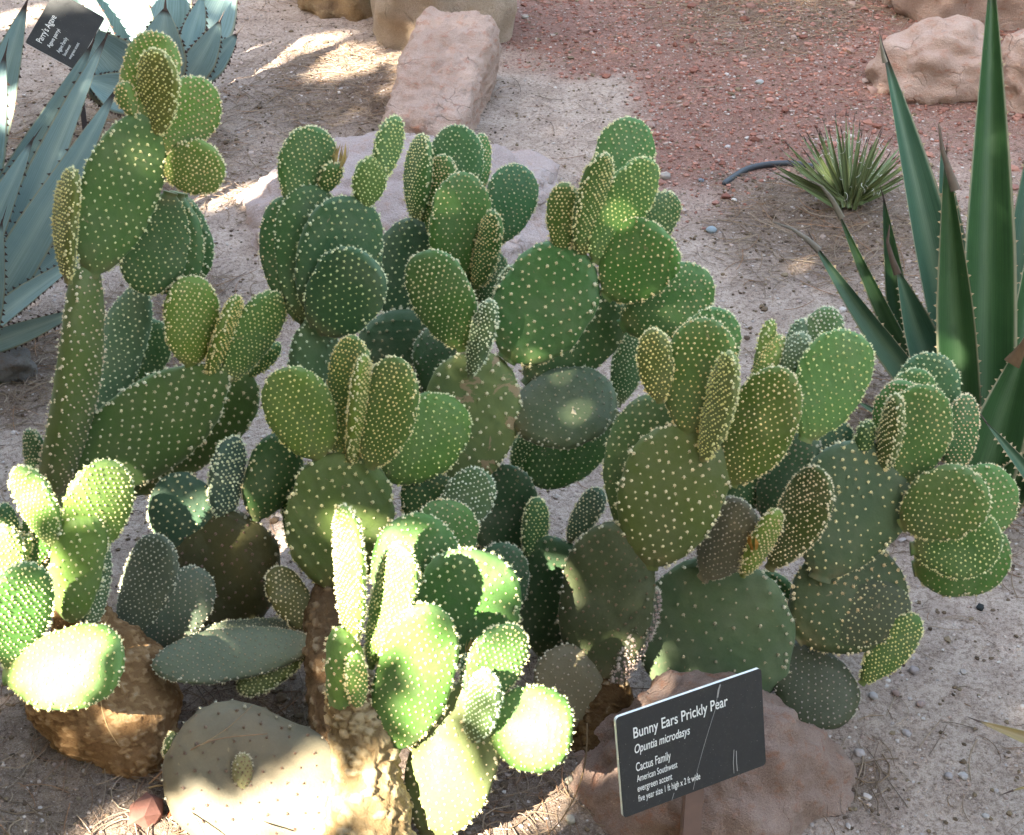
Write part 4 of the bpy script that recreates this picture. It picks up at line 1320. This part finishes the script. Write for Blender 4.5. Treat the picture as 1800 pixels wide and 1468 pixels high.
# ------------------------------------------------------------------ loose stones one can tell apart
STONES = [  # px, py, size px, colour, label
    (1250, 412, 14, (0.30, 0.36, 0.40), 'flat blue-grey pebble on the sand right of the back cactus clump'),
    (1335, 150, 11, (0.42, 0.42, 0.40), 'grey rounded pebble on the red gravel before the fallen leaf'),
    (1168, 318, 15, (0.42, 0.36, 0.32), 'pale oval pebble beside the topmost pad of the back clump'),
    (1232, 326, 8, (0.22, 0.24, 0.28), 'small dark blue pebble left of the black hose end'),
    (923, 28, 9, (0.55, 0.50, 0.44), 'white pebble on red gravel right of the cream boulder'),
    (1290, 361, 8, (0.58, 0.54, 0.50), 'small white pebble below the black hose end'),
    (1450, 1325, 10, (0.50, 0.47, 0.46), 'white pebble right of the rusty boulder'),
    (1508, 1342, 15, (0.46, 0.40, 0.38), 'pale flat stone beside the white pebble near the rusty boulder'),
    (1690, 1378, 12, (0.48, 0.44, 0.43), 'round pale pebble on open sand in the lower corner'),
    (1664, 1378, 12, (0.40, 0.35, 0.34), 'beige pebble left of the round pale pebble'),
    (1605, 1188, 14, (0.36, 0.30, 0.29), 'brownish pebble below the small bright pad'),
    (1692, 1190, 10, (0.46, 0.40, 0.36), 'lone buff pebble on the sand under the far right pads'),
    (1533, 1238, 13, (0.46, 0.42, 0.41), 'white pebble just beside the dark brown pad tip'),
    (1572, 1230, 12, (0.32, 0.22, 0.19), 'reddish brown pebble right of the dark pad tip'),
    (1616, 1250, 13, (0.36, 0.27, 0.25), 'pinkish pebble in the middle of the open sand'),
    (1590, 1305, 14, (0.42, 0.37, 0.36), 'pale pebble above the bark litter right of the sign'),
    (1722, 1072, 13, (0.025, 0.03, 0.032), 'black pebble on sand below the lowest right pads'),
    (1730, 1446, 10, (0.50, 0.45, 0.42), 'whitish pebble at the lower edge near the dry leaf tips'),
    (240, 1342, 12, (0.52, 0.50, 0.47), 'white pebble touching the corky barrel trunk'),
    (312, 1425, 16, (0.36, 0.24, 0.20), 'rounded mauve pebble right of the red angular stone'),
    (305, 1440, 15, (0.45, 0.12, 0.05), 'bright orange-red chip beside the red angular stone'),
    (999, 1380, 14, (0.40, 0.36, 0.28), 'olive pebble between the sunlit ground patch and the boulder'),
    (1003, 1450, 15, (0.40, 0.36, 0.30), 'grey-brown pebble at the lower edge left of the rusty boulder'),
    (1545, 148, 9, (0.5, 0.46, 0.42), 'small grey pebble before the sunlit cream rock'),
    (1580, 178, 8, (0.6, 0.57, 0.52), 'tiny white pebble under the sunlit cream rock'),
]
for i, (px, py, s, c, lab) in enumerate(STONES):
    g = on_ground(px, py)
    r = s * depth_of(g) / F_PX * 0.66
    c = tuple(q * 0.8 for q in c)
    h = ground_height(g.x, g.y)
    rock('pebble', lab, (g.x, g.y, h + r * 0.30), (r, r * random.uniform(.7, 1), r * random.uniform(.45, .65)), M_OBJ, 2.3, 60 + i, 0.22, random.uniform(0, 3), sub=3, cat='pebble', group='loose pebbles on the soil', color=c)

# ------------------------------------------------------------------ gravel and litter
def scatter_chips(name, label, n, place, size, cols, seed):
    r = np.random.default_rng(seed)
    bases = []
    for k in range(6):
        bm = bmesh.new(); bmesh.ops.create_icosphere(bm, subdivisions=1, radius=1)
        for v in bm.verts: v.co *= r.uniform(.6, 1.15)
        bm.verts.ensure_lookup_table()
        bases.append((np.array([tuple(v.co) for v in bm.verts]), np.array([[v.index for v in f.verts] for f in bm.faces])))
        bm.free()
    Vs, Ts, cs, base = [], [], [], 0
    k = 0
    while k < n:
        x, y, ok = place(r)
        if not ok: continue
        k += 1
        s = r.uniform(*size) * (1 + 1.2 * (r.random() < .04))
        bv, bt = bases[r.integers(0, 6)]
        a = r.uniform(0, 6.28); ca, sa = math.cos(a), math.sin(a)
        v = bv * np.array([s, s * r.uniform(.6, 1), s * r.uniform(.35, .7)])
        v = np.stack([v[:, 0] * ca - v[:, 1] * sa, v[:, 0] * sa + v[:, 1] * ca, v[:, 2]], 1)
        v += np.array([x, y, ground_height(x, y) + s * .15])
        Vs.append(v); Ts.append(bt + base); base += len(bv)
        cs += [r.random()] * len(bv)
    m = NT(name + '_mix')
    f = m.n('Attribute', attribute_name='pick').outputs['Fac']
    c = m.ramp(f, [(i / (len(cols) - 1), q) for i, q in enumerate(cols)])
    c = m.mix(m.math('MULTIPLY', m.noise(300, 3, .6, m.pos()), .5), c, (.6, .57, .55), 'MULTIPLY')
    mt = m.set(c, .9, .15)
    o = mesh_np(name, np.concatenate(Vs), np.concatenate(Ts), mt, None, False, {'pick': cs})
    tag(o, label, kind='stuff')
    return o


def in_view(r, pad_=60):
    px, py = r.uniform(-pad_, 1800 + pad_), r.uniform(-pad_, 1468 + pad_ * 2)
    g = on_ground(px, py)
    return g.x, g.y


def p_any(r):
    x = r.uniform(-1.4, 1.4); y = 0.95 + 2.75 * r.random()
    return x, y, abs(x) < 0.25 + 0.36 * y


def p_red(r):
    x, y, ok = p_any(r)
    return x, y, ok and red_mask(x, y) > r.random() * .8 + .1


scatter_chips('red_gravel', 'crushed red stone chips strewn over the back of the bed', 9000, p_red, (.002, .0062), [(0.13, 0.055, 0.042), (0.29, 0.125, 0.092), (0.36, 0.19, 0.15), (0.22, 0.095, 0.075), (0.32, 0.24, 0.21)], 3)
scatter_chips('gravel', 'fine pale and brown grit scattered over the sandy soil', 19000, p_any, (.0009, .0036), [(0.20, 0.15, 0.125), (0.40, 0.32, 0.28), (0.30, 0.22, 0.19), (0.5, 0.44, 0.40), (0.34, 0.30, 0.29)], 4)


def scatter_needles(name, label, n, place, length, cols, seed, w=0.0006):
    r = np.random.default_rng(seed)
    V, Q, cs = [], [], []
    k = 0
    while k < n:
        x, y, ok = place(r)
        if not ok: continue
        k += 1
        L = r.uniform(*length); a = r.uniform(0, math.pi * 2); bnd = r.normal(0, .35); p = r.random()
        wd = w * r.uniform(.6, 1.7)
        lift = abs(r.normal(0, .004))
        x0, y0, b0 = x, y, len(V)
        nseg = 5
        for i in range(nseg + 1):
            t = i / nseg - .5
            aa = a + bnd * t * 2
            X, Y = x0 + math.cos(aa) * L * t, y0 + math.sin(aa) * L * t
            z = ground_height(X, Y) + .0012 + lift * (i / nseg)
            s = (-math.sin(aa) * wd, math.cos(aa) * wd)
            V += [(X - s[0], Y - s[1], z), (X, Y, z + wd * 1.2), (X + s[0], Y + s[1], z)]; cs += [p] * 3
            if i:
                b = b0 + (i - 1) * 3
                Q += [(b, b + 1, b + 4, b + 3), (b + 1, b + 2, b + 5, b + 4)]
    m = NT(name + '_straw')
    c = m.ramp(m.n('Attribute', attribute_name='pick').outputs['Fac'], [(i / (len(cols) - 1), q) for i, q in enumerate(cols)])
    mt = m.set(c, .75, .2)
    o = mesh_np(name, V, None, mt, None, False, {'pick': cs}, Q=Q)
    return tag(o, label, kind='stuff')


def p_litter(r):
    x, y, ok = p_any(r)
    return x, y, ok and humus_mask(x, y) > r.random() * .75


STRAW = [(0.10, 0.07, 0.05), (0.22, 0.15, 0.10), (0.30, 0.23, 0.17), (0.15, 0.11, 0.09), (0.26, 0.14, 0.08)]
scatter_needles('needle_litter', 'brown dry needles and stalks matted under the plants', 4200, p_litter, (.015, .10), STRAW, 5, 0.00048)
scatter_needles('needle_litter', 'single dry needles spread thinly over the open sand', 2600, p_any, (.006, .06), STRAW, 6, 0.00042)
# bark scraps
def p_bark(r):
    x, y, ok = p_any(r)
    return x, y, ok and (humus_mask(x, y) > r.random() * .9 or r.random() < .30)
scatter_chips('bark_litter', 'dark bark crumbs and leaf scraps under the plants', 10000, p_bark, (.0010, .0045), [(0.06, 0.042, 0.03), (0.13, 0.09, 0.06), (0.20, 0.15, 0.10), (0.09, 0.06, 0.045)], 8)

# needles caught on the pads
def strand(label, pts, z, w, colr, cat='dry needle'):
    P = [at(x, y, zz) for (x, y), zz in zip(pts, z)]
    bm = bmesh.new(); prev = None; n = 14
    for i in range(n + 1):
        t = i / n * (len(P) - 1); k = min(int(t), len(P) - 2); f = t - k
        p0, p1, p2, p3 = P[max(k - 1, 0)], P[k], P[k + 1], P[min(k + 2, len(P) - 1)]
        p = 0.5 * ((2 * p1) + (p2 - p0) * f + (2 * p0 - 5 * p1 + 4 * p2 - p3) * f * f + (3 * p1 - p0 - 3 * p2 + p3) * f ** 3)
        d = (P[k + 1] - P[k]).normalized(); s = d.orthogonal().normalized(); u = d.cross(s)
        ring = [bm.verts.new(p + (s * math.cos(j * 1.2566) + u * math.sin(j * 1.2566)) * w * (1 - .5 * i / n)) for j in range(5)]
        if prev:
            for j in range(5): bm.faces.new((prev[j], prev[(j + 1) % 5], ring[(j + 1) % 5], ring[j]))
        prev = ring
    o = mesh_bm('dry_needle', bm, M_STRAW, None, True)
    o.color = (*colr, 1)
    return tag(o, label, cat, 'dry needles caught on the cactus')


strand('long reddish stalk leaning across the big grey old pad', [(262, 1378), (320, 1328), (380, 1300), (470, 1290)], [1.67, 1.655, 1.645, 1.64], .0010, (0.34, 0.20, 0.12))
strand('straight tan needle on the grey old pad above the curved stalk', [(352, 1310), (400, 1280), (444, 1240)], [1.645, 1.65, 1.655], .0007, (0.36, 0.25, 0.15))
strand('curved tan needle lying over the corky barrel trunk', [(172, 1195), (178, 1240), (190, 1280), (208, 1310)], [1.60, 1.605, 1.61, 1.62], .0008, (0.45, 0.30, 0.15))
strand('brown needle stuck on the lower olive pad of the foremost plant', [(758, 1265), (775, 1292), (800, 1310), (818, 1332)], [1.60, 1.595, 1.595, 1.60], .0009, (0.30, 0.17, 0.10))
strand('pale curved stalk on the ground beside the orange-red chip', [(262, 1385), (290, 1382), (318, 1405), (345, 1440), (360, 1470)], [1.70, 1.69, 1.66, 1.63, 1.61], .0012, (0.42, 0.29, 0.16))
strand('thin stick on the ground in front of the grey old pad', [(360, 1393), (420, 1425), (500, 1462)], [1.69, 1.655, 1.62], .0013, (0.40, 0.27, 0.17))
strand('long dark stalk arching in front of the rusty boulder', [(1032, 1272), (1030, 1330), (1015, 1390), (980, 1450), (930, 1490)], [1.72, 1.68, 1.66, 1.64, 1.62], .0010, (0.16, 0.10, 0.05))
strand('straw needle resting on the big pad left of the far right cluster', [(1536, 800), (1515, 835), (1492, 878)], [1.73, 1.73, 1.73], .0008, (0.36, 0.30, 0.13))
strand('brown stalk caught between the pads above the olive pad', [(1122, 732), (1150, 716), (1190, 700)], [1.70, 1.695, 1.70], .0008, (0.30, 0.19, 0.10))

bm = bmesh.new()
LP_ = [(1002, 735), (1006, 718), (1012, 722), (1016, 732), (1010, 745)]
zl = depth_of(PADS['D33']['mid']) - 0.02
vs = [bm.verts.new(at(x, y, zl - 0.003 * (i % 2))) for i, (x, y) in enumerate(LP_)]
vb = [bm.verts.new(v.co - (CAM - v.co).normalized() * 0.0008) for v in vs]
bm.faces.new(vs); bm.faces.new(vb[::-1])
for i in range(5): bm.faces.new((vs[i], vb[i], vb[(i + 1) % 5], vs[(i + 1) % 5]))
o = mesh_bm('dry_leaf', bm, M_STRAW); o.color = (0.45, 0.40, 0.30, 1)
tag(o, 'small pale dry leaf lying on the flat grey-green pad in the shaded clump', 'dry leaf')
dry_flower(1326, 965, depth_of(PADS['E18']['mid']) - 0.01, 1322, 935, 0.008, PADS['E18']['o']).color = (0.34, 0.16, 0.03, 1)

# ------------------------------------------------------------------ tree that shades the bed
def lit(px, py, z=None): return at(px, py, z if z else ground_z(px, py))


HOLES = [  # gaps cut in the unseen crown to place the sun patches: point, radius
    (lit(185, 880, 1.68), .020), (lit(50, 870, 1.69), .020), (lit(5, 970, 1.68), .040), (lit(105, 1160, 1.62), .048), (lit(115, 1010, 1.68), .015),
    (lit(590, 1000, 1.56), .034), (lit(685, 1060, 1.56), .040), (lit(780, 1195, 1.56), .022), (lit(735, 1275, 1.57), .012),
    (lit(840, 1000, 1.61), .016), (lit(915, 1150, 1.59), .012), (lit(955, 1300, 1.57), .022), (lit(765, 1400, 1.60), .040),
    (lit(890, 1415), .045), (lit(550, 1400, 1.62), .045), (lit(470, 1435, 1.63), .030), (lit(640, 900, 1.76), .018),
    (lit(1375, 760, 1.64), -.008),
    (lit(540, 75), .05), (lit(440, 95), .04), (lit(620, 110), .05), (lit(690, 60, 3.2), .05), (lit(690, 130, 3.15), .03), (lit(190, 10, 2.98), .06), (lit(15, 130, 2.4), .06),
    (lit(10, 30), .06), (lit(800, 195, 2.95), -.01), (lit(360, 1480), .045), (lit(180, 1500), .03)]
TREE = Vector((-4.35, 0.1, 0))
g0 = at(800, 700, 2.1)
CC0 = g0 + TO_SUN * 3.7
TRX, TRY = CC0.x - 1.9, CC0.y + 1.5
tr = tag(empty('shade_tree', (TRX, TRY, 0)), 'unseen leafy tree beside the bed, its crown shaped to throw the dappled shade', 'tree')
t1 = TO_SUN.orthogonal().normalized(); t2 = TO_SUN.cross(t1)
lr = np.random.default_rng(11)
NL = 60000
H = np.array([tuple(h) for h, _ in HOLES]); HR = np.array([r for _, r in HOLES])
sv = np.array(TO_SUN)
ra = 3.3 * np.sqrt(lr.random(NL)); an = lr.uniform(0, 2 * np.pi, NL)
P = np.array(CC0)[None] + np.outer(ra * np.cos(an), np.array(t1)) + np.outer(ra * np.sin(an), np.array(t2)) + np.outer(lr.uniform(-.75, .75, NL) * np.sqrt(np.clip(1 - (ra / 3.6) ** 2, 0, 1)), sv)
lay = []
for q in (-.5, 0.0, .45):                              # leaf layers without chance gaps
    gg = np.arange(-3.3, 3.3, .038)
    uu, vv_ = np.meshgrid(gg, gg); uu = uu.ravel(); vv_ = vv_.ravel()
    ok = uu ** 2 + vv_ ** 2 < 3.3 ** 2
    uu, vv_ = uu[ok] + lr.normal(0, .009, ok.sum()), vv_[ok] + lr.normal(0, .009, ok.sum())
    lay.append(np.array(CC0)[None] + np.outer(uu, np.array(t1)) + np.outer(vv_, np.array(t2)) + np.outer(q + lr.normal(0, .06, len(uu)), sv))
NG = sum(len(q) for q in lay)
P = np.concatenate(lay + [P])
d = P[:, None] - H[None]
perp = d - (d @ sv)[..., None] * sv
dist = np.linalg.norm(perp, axis=2)
keep = (dist > HR[None] + 0.022).all(1) & (P[:, 2] > 0.35)
P = P[keep]; NLk = len(P)
nrm = lr.normal(size=(NLk, 3)) * 0.6 + sv * 1.2; nrm /= np.linalg.norm(nrm, axis=1, keepdims=True)
ax = np.cross(nrm, lr.normal(size=(NLk, 3))); ax /= np.linalg.norm(ax, axis=1, keepdims=True)
sd = np.cross(nrm, ax)
ll = lr.uniform(.032, .055, NLk)[:, None]; ww = ll * .45
V4 = np.stack([P - ax * ll, P + sd * ww, P + ax * ll, P - sd * ww], 1).reshape(-1, 3)
Q4 = np.arange(NLk * 4).reshape(-1, 4)
HR_, HZ = 4.6, 2.9  # unseen leaf ring, added to keep low sky light off the bed
nh = 26000
ha = lr.uniform(0, 2 * np.pi, nh); hr_ = HR_ + lr.uniform(-.45, .45, nh)
far = np.clip(np.sin(ha), 0, 1)                       # lowered behind the bed so light still comes from the back
hz_ = lr.random(nh) * (HZ * (1 - 0.45 * far) * (0.85 + 0.15 * np.sin(ha * 9)))
HPp = np.stack([hr_ * np.cos(ha) * 1.0, 1.9 + hr_ * np.sin(ha), hz_], 1)
hn = lr.normal(size=(nh, 3)); hn /= np.linalg.norm(hn, axis=1, keepdims=True)
hx = np.cross(hn, lr.normal(size=(nh, 3))); hx /= np.linalg.norm(hx, axis=1, keepdims=True)
hs = np.cross(hn, hx); hl = lr.uniform(.06, .11, nh)[:, None]
HV = np.stack([HPp - hx * hl, HPp + hs * hl * .5, HPp + hx * hl, HPp - hs * hl * .5], 1).reshape(-1, 3)
M_LEAF = mat_flat('tree_leaf', (0.06, 0.11, 0.03), 0.5, 0.3, 0.4, 8)
mesh_np('crown', V4, None, M_LEAF, tr, False, Q=Q4)
hedge = mesh_np('added_light_hedge', HV, None, M_LEAF, None, False, Q=np.arange(nh * 4).reshape(-1, 4))
tag(hedge, 'unseen leafy hedge added around the bed to block low sky light', 'hedge', kind='stuff')
bm = bmesh.new()


def limb(p, q, r0, r1):
    d = (q - p).normalized(); s = d.orthogonal().normalized(); u = d.cross(s)
    a = [bm.verts.new(p + (s * math.cos(k * .7854) + u * math.sin(k * .7854)) * r0) for k in range(8)]
    b = [bm.verts.new(q + (s * math.cos(k * .7854) + u * math.sin(k * .7854)) * r1) for k in range(8)]
    for k in range(8): bm.faces.new((a[k], a[(k + 1) % 8], b[(k + 1) % 8], b[k]))


base = Vector((TRX, TRY, -0.1)); fork = Vector((TRX + 0.1, TRY - 0.1, CC0.z - 1.0))
limb(base, fork, .14, .10)
for k in range(9):
    e = CC0 + t1 * math.cos(k * .7) * 2.2 + t2 * math.sin(k * .7) * 2.2 + TO_SUN * random.uniform(0, .4)
    m_ = fork.lerp(e, .5) + Vector((0, 0, .15))
    limb(fork, m_, .06, .035); limb(m_, e, .035, .01)
mesh_bm('trunk', bm, mat_flat('tree_bark', (0.13, 0.09, 0.065), .85, .2, .4, 30), tr, True)
